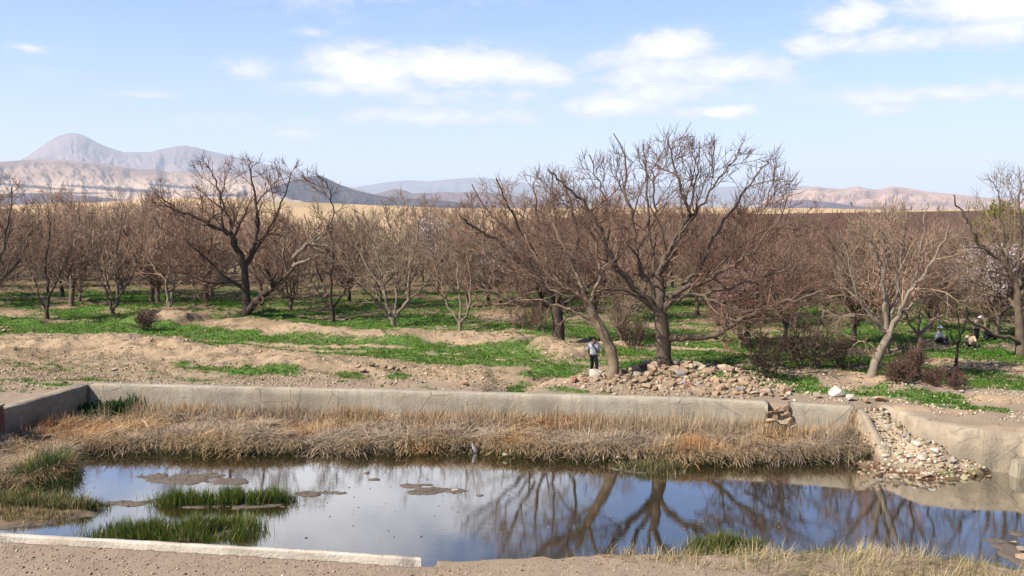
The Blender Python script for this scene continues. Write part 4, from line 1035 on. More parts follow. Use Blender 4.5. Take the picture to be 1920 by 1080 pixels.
# clumps of sedge standing in the water: picture ellipse, density, height, palette
def clump_obj(name, label, cat, spots, n, hgt, pal, dry=.1, z0=-.12, wid=(.012, .022), spread=.45, zrad=0, group=None, level=0.0, material=None):
    S = []
    for (a, b, rx, ry) in spots:
        cx, cy, _ = G(a, b, level); ex = G(a + rx, b, level)[0] - cx; ey = (G(a, b - ry, level)[1] - G(a, b + ry, level)[1]) / 2
        k = int(n * (rx * ry) / sum(s[2] * s[3] for s in spots)); r_ = np.sqrt(rng.random(k)) * (1 + .18 * rng.normal(size=k)); t_ = rng.uniform(0, 6.28, k)
        S.append(np.stack([cx + ex * r_ * np.cos(t_), cy + ey * r_ * np.sin(t_)], -1))
    S = np.concatenate(S); tuft = fbm(S[:, 0] / .28, S[:, 1] / .28, 231, 3); keep = tuft + .15 * rng.random(len(S)) > .42; S = S[keep]; tuft = tuft[keep]
    n = len(S); zg = land(S[:, 0], S[:, 1]); Z = np.maximum(zg, z0) if level == 0 else zg - .02
    P = np.concatenate([S, Z[:, None]], 1); o = np.array([S[:, 0].mean(), S[:, 1].mean(), float(np.median(Z))])
    col = pick(pal, n); d = rng.random(n) < dry; col[d] = pick(STRAW, d.sum()) * .8
    v, f, c = blades(P - o, rng.uniform(0, 6.28, n), np.abs(rng.normal(0, spread * .5, n)), rng.uniform(.55, 1.1, n) * hgt * (.3 + 1.25 * tuft), rng.uniform(*wid, n), rng.uniform(0, spread * 1.6, n), col)
    return tag(mesh_np(name, v, [f], material or m_blade, cols=c, loc=tuple(o)), label, cat, group)
clump_obj('sedge_clump', 'green sedge clump on the mud spit below the grey mud patch, left', 'sedge', [(400, 944, 105, 7), (480, 940, 70, 8), (330, 948, 40, 4)], 5200, .5, GRN, .06)
clump_obj('sedge_clump', 'green sedge clump just inside the pale kerb, left part of the pool', 'sedge', [(370, 1002, 115, 13), (250, 1006, 90, 7), (420, 990, 70, 12)], 6500, .46, GRN, .12)
clump_obj('sedge_clump', 'dark olive sedge clump with two pale stones at the foot of the far reeds', 'sedge', [(1215, 878, 68, 9), (1240, 886, 40, 6)], 2300, .3, [(.09, .11, .035), (.13, .13, .05), (.06, .07, .025)], .3)
clump_obj('sedge_clump', 'green sedge clump in front of the right water edge beside the near straw', 'sedge', [(1358, 1034, 72, 12)], 2800, .42, GRN, .2)
clump_obj('sedge_clump', 'tall dark green sedge hanging over the water at the left end of the reeds', 'sedge', [(95, 905, 45, 16), (120, 890, 22, 14), (60, 918, 40, 8)], 2600, .75, [(.05, .10, .025), (.08, .13, .03), (.10, .13, .05)], .12, spread=.8)
clump_obj('sedge_clump', 'yellowish green sedge strip at the left edge above the brown shallows', 'sedge', [(40, 948, 90, 9), (130, 955, 70, 8)], 4200, .36, [(.14, .17, .045), (.10, .14, .03), (.07, .09, .025)], .35)
clump_obj('sedge_clump', 'low brownish sedge on the drying flat at the lower left', 'sedge', [(50, 975, 90, 10), (-20, 965, 60, 14)], 2200, .16, [(.22, .17, .06), (.16, .14, .05), (.25, .18, .08)], .4)
clump_obj('sedge_clump', 'tiny green sedge tuft alone in the dark water between the tree reflections', 'sedge', [(1073, 990, 14, 4)], 160, .2, GRN, .1)
clump_obj('broad_leaf_plant', 'dark green broad leaved plants in the sunny corner where left and far walls meet', 'plant', [(208, 781, 50, 3.5), (168, 786, 14, 3)], 3800, .6, [(.03, .085, .02), (.04, .11, .025), (.025, .06, .015)], 0, wid=(.08, .15), spread=1.3, level=.3)
clump_obj('dry_tuft', 'dark brown upright dry tuft standing alone against the far wall', 'dry grass', [(911, 792, 7, 4)], 130, .5, [(.22, .14, .10), (.28, .18, .12)], .1, spread=.35, level=.3, material=m_straw)
# near fringe of straw on the right
def fringe_pts(n):
    a = rng.uniform(1060, 1960, n); top = np.interp(a, [1060, 1200, 1330, 1480, 1560, 1700, 1790, 1900, 1960], [1046, 1052, 1056, 1052, 1050, 1046, 1062, 1082, 1090])
    w_ = np.interp(a, [1060, 1400, 1500, 1780, 1900], [.35, 1, 1.9, 2.0, 1.5])
    out = np.zeros((n, 2))
    for i in range(n):
        g = G(a[i], top[i] + 8, 1.1); out[i] = (g[0], g[1] - rng.uniform(-.4, 1.0) * w_[i])
    return out, a
S, a = fringe_pts(15000)
dens = np.interp(a, [1060, 1300, 1450, 1550, 1700, 1800, 1860, 1960], [.22, .3, .6, 1, 1, .8, .35, .3]); keep = (rng.random(len(S)) < dens) & (fbm(S[:, 0] / .5, S[:, 1] / .5, 240, 3) + .25 * dens > .5); S = S[keep]
P = withz(S); n = len(P); cl_ = fbm(P[:, 0] / .5, P[:, 1] / .5, 244, 2)
lean = np.where(rng.random(n) < .22, rng.uniform(0, .5, n), rng.uniform(.8, 1.5, n))
v1 = blades(P, (cl_ - .5) * 9 + rng.normal(0, .5, n), lean, rng.uniform(.2, .5, n), rng.uniform(.008, .014, n), rng.uniform(.1, .8, n), pick([(.58, .46, .28), (.50, .38, .23), (.42, .32, .2), (.54, .40, .21), (.2, .2, .07)], n), seg=4)
g = rng.uniform(0, 1, 60); ga = rng.uniform(1080, 1850, 60); gp = np.array([G(q, np.interp(q, [1060, 1500, 1850], [1050, 1052, 1075]), 1.0)[:2] for q in ga]); gp = withz(gp); n = len(gp)
v2 = blades(gp, rng.uniform(0, 6.28, n), rng.uniform(0, .3, n), rng.uniform(.3, .7, n), rng.uniform(.008, .012, n), rng.uniform(.2, .9, n), pick([(.6, .55, .45)], n), seg=5)
v, f, c = merge([v1])
v3, f3, c3 = v2
v, f, c = merge([v1, v2]) if v1[1].shape[1] == v2[1].shape[1] else merge([v1])
tag(mesh_np('dry_grass', v, f, m_straw, cols=c), kind='stuff')
clump_obj('sedge_clump', 'green sedge strip at the bottom right corner beside the near straw', 'sedge', [(1830, 1078, 70, 14), (1760, 1066, 50, 8), (1560, 1044, 60, 5)], 4200, .4, [(.09, .14, .035), (.12, .16, .05), (.07, .10, .03)], .2, level=0)

# turf: short blades where the ground is green
n = 460000
t_ = rng.random(n); yy = 27 * (95 / 27) ** (t_ ** 1.15); xx = rng.uniform(-.66, .66, n) * yy
zz = land(xx, yy); _, gm = ground_paint(xx, yy, zz)
keep = (rng.random(n) < gm * .95 + .004)
xx, yy, zz = xx[keep], yy[keep], zz[keep]; n = len(xx); print('turf', n)
tn = fbm(xx / 1.2, yy / 1.2, 251, 3)
keep2 = rng.random(n) < .42 + 1.2 * fbm(xx / .55, yy / .4, 257, 3) ** 1.5; xx, yy, zz = xx[keep2], yy[keep2], zz[keep2]; n = len(xx); tn = fbm(xx / 1.2, yy / 1.2, 251, 3)
yel = sst(.45, .62, fbm(xx / 2.4, yy / 1.1, 253, 3))[:, None]
colt = (1 - .4 * yel) * pick([(.03, .16, .004), (.045, .21, .006), (.02, .10, .004), (.10, .22, .015), (.10, .16, .03), (.2, .19, .07)], n, .25) * (.45 + 1.1 * tn)[:, None] + .4 * yel * pick([(.15, .17, .04), (.11, .15, .03), (.24, .19, .08), (.07, .10, .02)], n, .2)
sc_ = .8 + yy / 70
v, f, c = blades(np.stack([xx, yy, zz - .01], -1), rng.uniform(0, 6.28, n), rng.uniform(.1, .9, n), rng.uniform(.04, .12, n) * sc_ * (.5 + tn), rng.uniform(.02, .035, n) * sc_, rng.uniform(0, .8, n), colt, seg=2)
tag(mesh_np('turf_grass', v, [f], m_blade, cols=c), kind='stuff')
# dead weeds and litter between the beds
n = 95000
t_ = rng.random(n); yy = 34.8 * (75 / 34.8) ** (t_ ** 1.1); xx = rng.uniform(-.66, .66, n) * yy
k = fbm(xx / 1.5, yy / .7, 261, 3) > .50; xx, yy = xx[k], yy[k]; n = len(xx); zz = land(xx, yy)
v, f, c = blades(np.stack([xx, yy, zz], -1), rng.uniform(0, 6.28, n), rng.uniform(.6, 1.5, n), rng.uniform(.08, .22, n), rng.uniform(.015, .03, n), rng.uniform(0, .8, n), pick([(.34, .27, .13), (.22, .17, .08), (.45, .36, .2), (.13, .12, .04)], n), seg=2)
tag(mesh_np('dry_weeds', v, [f], m_straw, cols=c), kind='stuff')

# bare bushes
BU = hab(levels=3, kids=[0, 5, 3, 0], rmin=.011, len=[0, .5, .35, .2, .1], step=[.1, .12, .1, .09, .08], up=[0, .06, .05, .05, 0], wig=[0, .14, .16, .16, .1])
m_bush = bark('dark thorn bush', (.17, .10, .075), (.10, .065, .05), .1); m_bush_red = bark('reddish thorn bush', (.24, .13, .095), (.16, .09, .07), .1)
def bush(label, px, py, D, h, w_, n, seed, m, name='bare_bush', cat='bush', group=None):
    b = W(px, py, D); z = float(land(np.array([b[0]]), np.array([b[1]]))[0]); T = Tree(seed); q = T.r
    for k in range(n):
        a = q.uniform(0, 6.28); l = q.uniform(.1, 1) ** .6; sp = w_ * l
        T.grow((math.cos(a) * sp * .35, math.sin(a) * sp * .35, -.05), T.nrm((math.cos(a) * sp, math.sin(a) * sp, h * q.uniform(.7, 1.2))), h * q.uniform(.6, 1.05), q.uniform(.014, .026), 1, BU)
    v, f = T.build(lambda r: True)
    o = mesh_np(name, v, f, m, loc=(b[0], b[1], z)); return tag(o, label, cat, group)
bush('large dark leafless bush on the grass below the long low walnut limb', 1438, 705, 34.8, 1.8, .8, 17, 301, m_bush)
bush('leafless scrub of thin stems between the large dark bush and the pale leaning tree', 1515, 695, 36.5, 1.5, 1.5, 12, 302, m_bush)
bush('leafless scrub with crooked stems just left of the pale leaning tree', 1585, 690, 37, 1.4, 1.1, 9, 303, m_bush)
bush('upright reddish brown bush at the foot of the straight thin tree', 1705, 712, 34.6, 1.3, .5, 14, 304, m_bush_red)
bush('low reddish brown bush below the straight thin tree', 1685, 730, 33.4, .55, .4, 12, 305, m_bush_red)
bush('low spreading brown bush on the sand right of the straight thin tree', 1775, 728, 33.7, .45, .7, 14, 306, m_bush_red)
bush('small dark brown bush at the left foot of the earth mound', 273, 606, 49, .8, .5, 16, 307, m_bush)
bush('tangle of thin suckers left of the wide dark tree', 985, 610, 49, 1.4, 1.4, 18, 308, m_bush_red)
bush('small leafless bush behind the walking person', 1185, 640, 43.5, 1.3, 1.0, 16, 309, m_bush)
bush('thin scrub behind the two seated people at right', 1850, 625, 52, 2.0, 2.2, 25, 310, m_bush_red)

# blossoming, budding and green trees behind
def leafy(name, label, px, py, D, h, w_, seed, colr, n, size=.09, cat='tree', tall=False, zoff=0):
    b = W(px, py, D); z = float(land(np.array([b[0]]), np.array([b[1]]))[0]) + zoff
    T = Tree(seed, (0, 0, h * .55), (w_, w_, h * .5)); q = T.r; P_ = hab(kids=[4, 5, 4, 3, 0], rmin=.014, len=[2, 1.3, .8, .5, .3]) if not tall else hab(kids=[4, 8, 4, 3, 0], rmin=.014, len=[2, .9, .7, .4, .3], up=[0, .25, .3, .3, .3])
    T.ch.append([(0, 0, -.3, .16), (0, 0, .5, .13), (.05, 0, 1.2, .11)])
    for k in range(6 if not tall else 3):
        a = k * 1.05 * (1 if not tall else 2) + q.uniform(-.3, .3); e = w_ * q.uniform(.4, .85)
        T.limb([(.05, 0, 1.1), (math.cos(a) * e * .5, math.sin(a) * e * .5, 1.1 + h * .3), (math.cos(a) * e, math.sin(a) * e, h * q.uniform(.75, .98))], .08, .02, P_, nk=7 if not tall else 16)
    root = finish(T, name, (b[0], b[1], z), label, cat=cat, mt=m_bark, mtw=m_twig)
    tips = np.array([p[:3] for c_ in T.ch for p in c_[1:] if c_[0][3] < .04]); I = rng.integers(0, len(tips), n)
    pos = tips[I] + rng.normal(0, .07, (n, 3)); L_ = rng.uniform(.6, 1.3, n) * size
    v, f, c = blades(pos, rng.uniform(0, 6.28, n), rng.uniform(0, 3.1, n), L_, L_ * .8, rng.uniform(-.5, .5, n), pick(colr, n), seg=1)
    mesh_np('blossom' if 'blossom' in label else 'foliage', v, [f], m_blade, root, cols=c); return root
leafy('fruit_tree', 'pale pink blossoming tree behind the seated people, far right', 1868, 640, 46, 5.0, 2.4, 401, [(.62, .50, .48), (.66, .58, .55), (.55, .42, .41)], 5200, .10)
leafy('fruit_tree', 'small rose pink blossoming tree seen under the limbs of the tallest walnut', 1402, 625, 44, 3.6, 1.6, 402, [(.50, .28, .29), (.58, .40, .39)], 2400, .09)
leafy('fruit_tree', 'white blossoming tree behind the low forked tree left of centre', 935, 590, 60, 4.0, 1.8, 403, [(.72, .66, .62), (.62, .54, .5)], 2000, .10)
leafy('fruit_tree', 'white blossoming tree deep in the orchard near picture centre', 820, 560, 72, 6.0, 1.9, 404, [(.72, .64, .62), (.62, .54, .5)], 1600, .13)
leafy('willow_tree', 'yellow green budding willow rising behind the large dark tree at far right', 1866, 580, 66, 6.7, 2.3, 405, [(.28, .30, .05), (.34, .34, .07), (.22, .25, .05)], 7000, .14, zoff=.3)
leafy('poplar_tree', 'slim pale poplar against the dark ridge right of the tallest walnut', 1500, 540, 110, 7.2, .9, 406, [(.36, .34, .20), (.42, .38, .26)], 1600, .12, tall=True)
leafy('poplar_tree', 'smaller pale poplar just right of the slim poplar on the dark ridge', 1536, 530, 125, 6.6, .7, 407, [(.36, .32, .22), (.32, .30, .18)], 700, .12, tall=True)
# ------------------------------------------------------------------ stones
def rock_mat(name, a, b, r=.25): return mat(name, base=a, hue=b, vary=.22, scale=4, bump=.6, bscale=16, rough=.92, objrand=r, spec=.1)
m_stone = rock_mat('tan rose stone', (.47, .335, .215), (.38, .255, .165), .25)
m_stone_grey = rock_mat('grey stone', (.42, .37, .34), (.32, .27, .25), .15)
m_stone_pale = rock_mat('pale stone', (.52, .42, .31), (.44, .34, .24), .12)
m_stone_white = rock_mat('whitish stone', (.74, .67, .57), (.55, .47, .38), .08)
m_stone_red = rock_mat('red brown stone', (.38, .17, .11), (.28, .12, .09), .1)
m_stone_wet = rock_mat('olive stone', (.46, .42, .27), (.34, .30, .18), .2)
def rock_mesh(seed, sx=1, sy=.8, sz=.62, n=16, pts=None):
    q = random.Random(seed); bm = bmesh.new()
    for k in range(n):
        v = Vector((q.gauss(0, 1), q.gauss(0, 1), q.gauss(0, 1))).normalized() * q.uniform(.82, 1.0)
        v = Vector((max(-.78, min(.78, v.x)), max(-.8, min(.8, v.y)), max(-.75, min(.75, v.z))))
        bm.verts.new((v.x * sx, v.y * sy, v.z * sz))
    bmesh.ops.convex_hull(bm, input=bm.verts)
    bmesh.ops.delete(bm, geom=[v for v in bm.verts if not v.link_faces], context='VERTS')
    bmesh.ops.bevel(bm, geom=list(bm.edges), offset=.03, segments=1, affect='EDGES', clamp_overlap=True)
    bmesh.ops.triangulate(bm, faces=bm.faces)
    bmesh.ops.subdivide_edges(bm, edges=bm.edges, cuts=1, use_grid_fill=True)
    for v in bm.verts:
        p = v.co; k = vn(np.array(p.x * 3 + seed), np.array(p.y * 3 + p.z * 2.3), seed); v.co *= 1 + .10 * (float(k) - .5)
    me = bpy.data.meshes.new('stone'); bm.to_mesh(me); bm.free(); return me
SH = [(1, .8, .62), (1, .9, .5), (1, .7, .75), (1, .85, .4), (.9, .8, .8), (1.1, .65, .5), (1, .9, .65), (1.05, .75, .55)]
RM = {}
def rmesh(i, m):
    k = (i % len(SH), m.name)
    if k not in RM:
        b = ('b', k[0])
        if b not in RM: RM[b] = rock_mesh(500 + k[0], *SH[k[0]])
        me = RM[b].copy(); me.materials.clear(); me.materials.append(m); RM[k] = me
    return RM[k]
def gz(x, y): return float(land(np.array([x]), np.array([y]))[0])
qr = random.Random(77)
def stone(x, y, z, size, m, label, group=None, i=None, rot=None, name='stone', flat=1.0):
    o = bpy.data.objects.new(name, rmesh(qr.randrange(99) if i is None else i, m)); C.objects.link(o)
    o.location = (x, y, z); s_ = size / 2; o.scale = (s_ * qr.uniform(.85, 1.15), s_ * qr.uniform(.85, 1.15), s_ * qr.uniform(.85, 1.15) * flat)
    o.rotation_euler = rot or (qr.uniform(-.4, .4), qr.uniform(-.4, .4), qr.uniform(0, 6.28))
    return tag(o, label, 'stone', group)
def stone_px(px, py, size_px, m, label, group=None, z=1.45, sink=.15, **k):
    x, y, _ = G(px, py, z); d = y / F; s_ = size_px * d; g = gz(x, y)
    return stone(x, y, g + s_ * (.32 - sink), s_, m, label, group, **k)
# the heap
placed = []
cands = []
for _ in range(6000):
    px = qr.uniform(1085, 1480)
    lo = np.interp(px, [1085, 1180, 1250, 1330, 1400, 1480], [722, 728, 733, 738, 742, 746]); hi = np.interp(px, [1085, 1160, 1200, 1240, 1290, 1340, 1400, 1440, 1480], [712, 706, 700, 686, 690, 696, 708, 722, 734])
    cands.append((px, qr.uniform(hi, lo)))
for px, py in cands:
    x, y, _ = G(px, py, 1.45)
    pxn = abs(px - 1290) / 200; s_ = max(.2, qr.gauss(.5, .16) * (1.1 - .42 * pxn))
    if px < 1170: s_ *= .8
    if all((x - a) ** 2 + (y - b) ** 2 > (.30 * (s_ + c)) ** 2 for a, b, c in placed):
        placed.append((x, y, s_))
        m = qr.choices([m_stone, m_stone_pale, m_stone_grey, m_stone_red], [14, 2, .6, .6])[0]
        hh = float(heap_h(x, y)); g = gz(x, y)
        stone(x, y, g + s_ * qr.uniform(-.02, .16), s_, m, 'tan angular stone in the large loose heap behind the far pool wall', 'stones of the large heap behind the far wall')
    if len(placed) > 150: break
print('heap', len(placed))
for _ in range(30):          # second layer on the summit
    x = qr.gauss(G(1285, 700)[0], 1.4); y = qr.gauss(G(1285, 703)[1], .6); hh = float(heap_h(x, y))
    if hh > .38: stone(x, y, gz(x, y) + .16, qr.uniform(.4, .65), qr.choice([m_stone, m_stone, m_stone, m_stone_pale, m_stone_grey]), 'tan angular stone in the large loose heap behind the far pool wall', 'stones of the large heap behind the far wall')
stone_px(1117, 716, 34, m_stone_white, 'whitish block casting a black shadow at the left foot of the leaning trunk', i=4)
stone_px(1077, 722, 22, m_stone_red, 'dark red brown pointed stone left of the whitish block', i=2)
stone_px(1099, 692, 24, m_stone, 'squarish pale block at the feet of the walking person', i=6)
stone_px(1412, 740, 26, m_stone_pale, 'flat pale stone at the right foot of the heap, in front of the grey one', i=3)
stone_px(1440, 738, 26, m_stone_pale, 'rounded pale stone at the far right end of the heap', i=0)
stone_px(1388, 736, 24, m_stone_grey, 'mauve grey stone low on the right side of the heap', i=6)
stone_px(1531, 745, 24, m_stone_pale, 'upright pale stone left of the big white boulder on the wall top', i=4)
stone_px(1570, 742, 38, m_stone_white, 'big white boulder with a dark hollow standing on the wall top', i=0, rot=(.2, -.5, .3), name='boulder')
stone_px(1595, 750, 26, m_stone_white, 'white stone tucked against the right of the big white boulder', i=6)
stone_px(1622, 754, 24, m_stone, 'brown stone second from the right in the row on the wall end', i=2)
stone_px(1650, 752, 32, m_stone, 'large reddish tan stone at the right end of the row on the wall end', i=1)
stone_px(1470, 748, 20, m_stone_pale, 'low pale stone between the heap and the upright stone', i=3)
stone_px(1490, 752, 14, m_stone_white, 'small white stone in front of the upright pale stone', i=5)
for px, py, s_ in ((680, 697, 22), (718, 694, 24), (699, 690, 22), (735, 697, 22), (747, 699, 16), (757, 695, 15), (722, 700, 12), (672, 690, 16), (690, 702, 12)):
    stone_px(px, py, s_, m_stone, 'flat tan stone in the short row on the earth bank, left of centre', 'stones of the short row on the bank')
stone_px(707, 690, 15, m_stone_white, 'round whitish stone on top of the short stone row', i=4)
for px, py, s_ in ((8, 619, 14), (20, 618, 12), (2, 615, 12), (14, 614, 9)): stone_px(px, py, s_, m_stone, 'tan stone in the tiny heap at the left edge of the orchard', 'stones of the tiny left heap')
stone_px(122, 718, 12, m_stone_pale, 'flat pale stone on the bare track left of the pool corner', i=3)
stone_px(214, 694, 14, m_stone_pale, 'pale yellowish stone on the track above the left pool corner', i=3)
stone_px(832, 731, 10, m_stone_white, 'small white stone on the track near the wall, centre', i=5)
stone_px(873, 723, 18, m_stone_red, 'reddish flat stone on the track, right of centre', i=3)
for px, py, s_, lb in ((1803, 735, 14, 'pale stone in the grass above the right wall'), (1752, 768, 9, 'small white stone at the crest of the right wall, left one'), (1802, 782, 12, 'white flat stone on the crest of the right wall, middle one'), (1870, 690, 10, 'round tan stone at the edge of the bare soil patch')):
    stone_px(px, py, s_, m_stone_white, lb)
# broken place in the far wall
for px, py, s_ in ((1450, 772, 22), (1470, 776, 22), (1445, 788, 24), (1466, 791, 22), (1478, 784, 16), (1457, 764, 18), (1474, 764, 16), (1440, 798, 18), (1484, 798, 18)):
    x, y, _ = W(px, py, 32.0); d = W(px, py, G(px, 757, 1.5)[1] + .02)
    stone(d[0], d[1] - .1, d[2], s_ * 32 / F * 1.3, m_stone if py < 790 else m_stone_pale, 'reddish tan stone showing in the broken gap of the far wall', 'stones in the broken gap of the wall')
# inlet rubble
cnt = 0; pl = []
for _ in range(5000):
    px, py = qr.uniform(1600, 1862), qr.uniform(770, 905)
    z = .7
    for _k in range(6):
        x, y, _ = G(px, py, z); z = .5 * z + .5 * gz(x, y)
    if not (float(sdf(np.array([x]), np.array([y]), ramp_poly)[0]) < .05 or (py > 860 and z < .1 and 1605 < px < 1865)): continue
    core_ = math.exp(-((px - 1740) / 70) ** 2 - ((py - 848) / 34) ** 2) + .75 * math.exp(-((px - 1670) / 60) ** 2 - ((py - 885) / 16) ** 2) + .55 * math.exp(-((px - 1650) / 26) ** 2 - ((py - 800) / 34) ** 2)
    if qr.random() > core_ * 1.1: continue
    big = px > 1690 and py < 865 and px < 1790
    s_ = qr.uniform(.24, .48) if big else qr.uniform(.15, .36)
    if all((x - a) ** 2 + (y - b) ** 2 > (.36 * (s_ + c)) ** 2 for a, b, c in pl):
        pl.append((x, y, s_))
        m = qr.choices([m_stone_pale, m_stone_white, m_stone, m_stone_grey], [5, 3, 2, 2])[0] if big else qr.choices([m_stone_wet, m_stone_pale, m_stone, m_stone_white], [5, 3, 2, 1.5])[0]
        stone(x, y, max(gz(x, y), -.02) + s_ * .1, s_, m, 'small pale rubble stone strewn over the inlet at the water edge' if not big else 'pale angular stone in the pile halfway up the inlet', 'rubble on the inlet' if not big else 'stones piled halfway up the inlet', flat=.8)
    if len(pl) > 62: break
print('inlet', len(pl))
def at_lvl(px, py, z, s_px, m, lb, **k):
    x, y, _ = G(px, py, z); s_ = s_px * y / F; return stone(x, y, z + s_ * .12, s_, m, lb, **k)
at_lvl(1733, 848, .5, 26, m_stone_grey, 'large bluish grey stone in the middle of the inlet pile', i=6)
at_lvl(1843, 880, 0, 18, m_stone_white, 'single pale grey stone standing in the water off the right wall', i=4)
at_lvl(218, 846, .02, 20, m_stone_white, 'white flat stone at the water edge below the left reeds, lowest of three', i=3)
at_lvl(223, 838, .15, 18, m_stone_pale, 'rounded cream stone at the left reeds, left of three', i=4)
at_lvl(243, 832, .22, 20, m_stone_pale, 'cream stone set in the left reeds, upper right of three', i=0)
at_lvl(112, 842, .1, 22, m_stone_grey, 'flat grey stone at the left end of the far reeds', i=3)
at_lvl(853, 920, .02, 15, m_stone_white, 'white stone at the right tip of the middle mud bar', i=3, flat=.5, rot=(0, 0, .3))
at_lvl(1162, 860, .12, 18, m_stone_pale, 'flat pale stone on the left of the dark olive sedge', i=3)
at_lvl(1188, 860, .12, 20, m_stone_pale, 'flat pale stone on the dark olive sedge, right of the other', i=1)
at_lvl(950, 855, .05, 24, m_stone_wet, 'flat olive stone at the foot of the far reeds, centre', i=3)
at_lvl(1900, 1018, .0, 16, m_stone_pale, 'thin pale stone in the water near the right edge', i=3)
at_lvl(1925, 1056, -.12, 62, m_stone, 'large tan slab of broken concrete at the bottom right corner', i=1, name='slab')
at_lvl(1916, 1034, .0, 34, m_stone_pale, 'thin cream slab resting behind the large tan slab, bottom right', i=3, name='slab')
# plastic bottle against the reeds
def bottle():
    x, y, _ = G(892, 846, .05)
    m = bpy.data.materials.new('clear plastic'); m.use_nodes = True; p = m.node_tree.nodes['Principled BSDF']
    p.inputs['Base Color'].default_value = (.75, .8, .84, 1); p.inputs['Roughness'].default_value = .15; p.inputs['Transmission Weight'].default_value = .5
    root = empty('plastic_bottle', (x, y, .06), label='crumpled clear plastic bottle lying against the foot of the reeds', cat='bottle')
    bm = bmesh.new(); prof = [(0, 0), (.06, 0), (.07, .03), (.065, .1), (.072, .16), (.066, .22), (.05, .28), (.022, .33), (.022, .36)]
    rings = [[bm.verts.new((r_ * math.cos(a * math.pi / 6) * (1 + .1 * math.sin(3 * a + z_ * 30)), r_ * math.sin(a * math.pi / 6), z_)) for a in range(12)] for r_, z_ in prof]
    for a, b in zip(rings[:-1], rings[1:]):
        for k in range(12): bm.faces.new((a[k], a[(k + 1) % 12], b[(k + 1) % 12], b[k]))
    bmesh.ops.remove_doubles(bm, verts=bm.verts, dist=1e-4)
    bm_obj('bottle_body', bm, m, root, smooth=True)
    bm = bmesh.new(); bmesh.ops.create_cone(bm, cap_ends=True, segments=12, radius1=.026, radius2=.025, depth=.03, matrix=Matrix.Translation((0, 0, .375)))
    bm_obj('cap', bm, m_stone_white, root); root.rotation_euler = (R(35), R(-20), 0)
bottle()
# concrete block by the right wall
def block():
    x, y, _ = G(1910, 893, 0)
    bm = bmesh.new(); bmesh.ops.create_cube(bm, size=1, matrix=Matrix.Translation((.25, 0, .14)) @ Matrix.Diagonal((.95, .5, .75, 1)))
    for v in bm.verts:
        if v.co.z > 0: v.co.x += .12; v.co.y += .05
    bmesh.ops.bevel(bm, geom=list(bm.edges), offset=.05, segments=2, affect='EDGES'); bmesh.ops.subdivide_edges(bm, edges=bm.edges, cuts=2, use_grid_fill=True)
    for v in bm.verts: v.co += Vector((qr.gauss(0, .008), qr.gauss(0, .008), qr.gauss(0, .008)))
    tag(bm_obj('concrete_block', bm, m_conc, loc=(x, y, 0)), 'broken concrete block jutting from the right wall into the water at the picture edge', 'block')
block()
# gravel and clods
def chips(name, S, size, pal, m, flat=.6):
    n = len(S); oct_ = np.array([(1, 0, 0), (0, 1, 0), (-1, 0, 0), (0, -1, 0), (0, 0, 1), (0, 0, -1.)])
    fc = np.array([(0, 1, 4), (1, 2, 4), (2, 3, 4), (3, 0, 4), (1, 0, 5), (2, 1, 5), (3, 2, 5), (0, 3, 5)])
    a = rng.uniform(0, 6.28, n); ca, sa = np.cos(a), np.sin(a)
    V = oct_[None] * (1 + rng.uniform(-.4, .4, (n, 6, 1))) * size[:, None, None] * np.array([1, .8, flat]) + rng.normal(0, .16, (n, 6, 3)) * size[:, None, None]
    X_ = V[..., 0] * ca[:, None] - V[..., 1] * sa[:, None]; Y_ = V[..., 0] * sa[:, None] + V[..., 1] * ca[:, None]
    V = np.stack([X_, Y_, V[..., 2]], -1) + S[:, None]
    f = (fc[None] + (np.arange(n) * 6)[:, None, None]).reshape(-1, 3)
    c = np.repeat(pick(pal, n)[:, None], 6, 1)
    return tag(mesh_np(name, V.reshape(-1, 3), [f], m, smooth=False, cols=c.reshape(-1, 3)), kind='stuff')
m_chip = mat('gravel', attr='tint', vary=.15, scale=9, rough=.95, spec=.08)
n = 26000; yy = rng.uniform(15.6, 19.6, n); xx = rng.uniform(-.66, .66, n) * yy; ok = sdf(xx, yy, pond) > .25
xx, yy = xx[ok], yy[ok]; n = len(xx); sz = np.minimum(.006 + rng.exponential(.007, n), .05)
chips('gravel', np.stack([xx, yy, land(xx, yy) + sz * .2], -1), sz, [(.34, .25, .18), (.44, .34, .25), (.24, .17, .13), (.56, .46, .36), (.38, .22, .15)], m_chip)
n = 90000; t_ = rng.random(n); yy = 33.2 * (62 / 33.2) ** (t_ ** 1.2); xx = rng.uniform(-.66, .66, n) * yy; zz = land(xx, yy); ok = (sdf(xx, yy, pond) > .5)
_, gm = ground_paint(xx, yy, zz); ok &= rng.random(n) > gm * .9; ok &= (fbm(xx / 2, yy / 1.5, 271, 3) > .47) | (rng.random(n) < .12)
xx, yy, zz = xx[ok], yy[ok], zz[ok]; n = len(xx); sz = np.minimum(.012 + rng.exponential(.017, n), .11)
chips('clods', np.stack([xx, yy, zz + sz * .15], -1), sz, [(.42, .30, .19), (.5, .36, .23), (.30, .21, .14), (.22, .16, .11), (.60, .48, .34)], m_chip)
hp = np.array([(G(a, b)[0], G(a, b)[1]) for a, b in zip(rng.uniform(1085, 1480, 3000), rng.uniform(690, 745, 3000))]); hp = hp[(heap_h(hp[:, 0], hp[:, 1]) > .1) | (rng.random(3000) < .25)]; hp = hp[sdf(hp[:, 0], hp[:, 1], pond) > .6]
chips('rubble', np.concatenate([hp, (land(hp[:, 0], hp[:, 1]) + .02)[:, None]], 1), np.minimum(.03 + rng.exponential(.04, len(hp)), .15), [(.42, .31, .2), (.36, .26, .17), (.28, .2, .13), (.5, .4, .29)], m_chip)
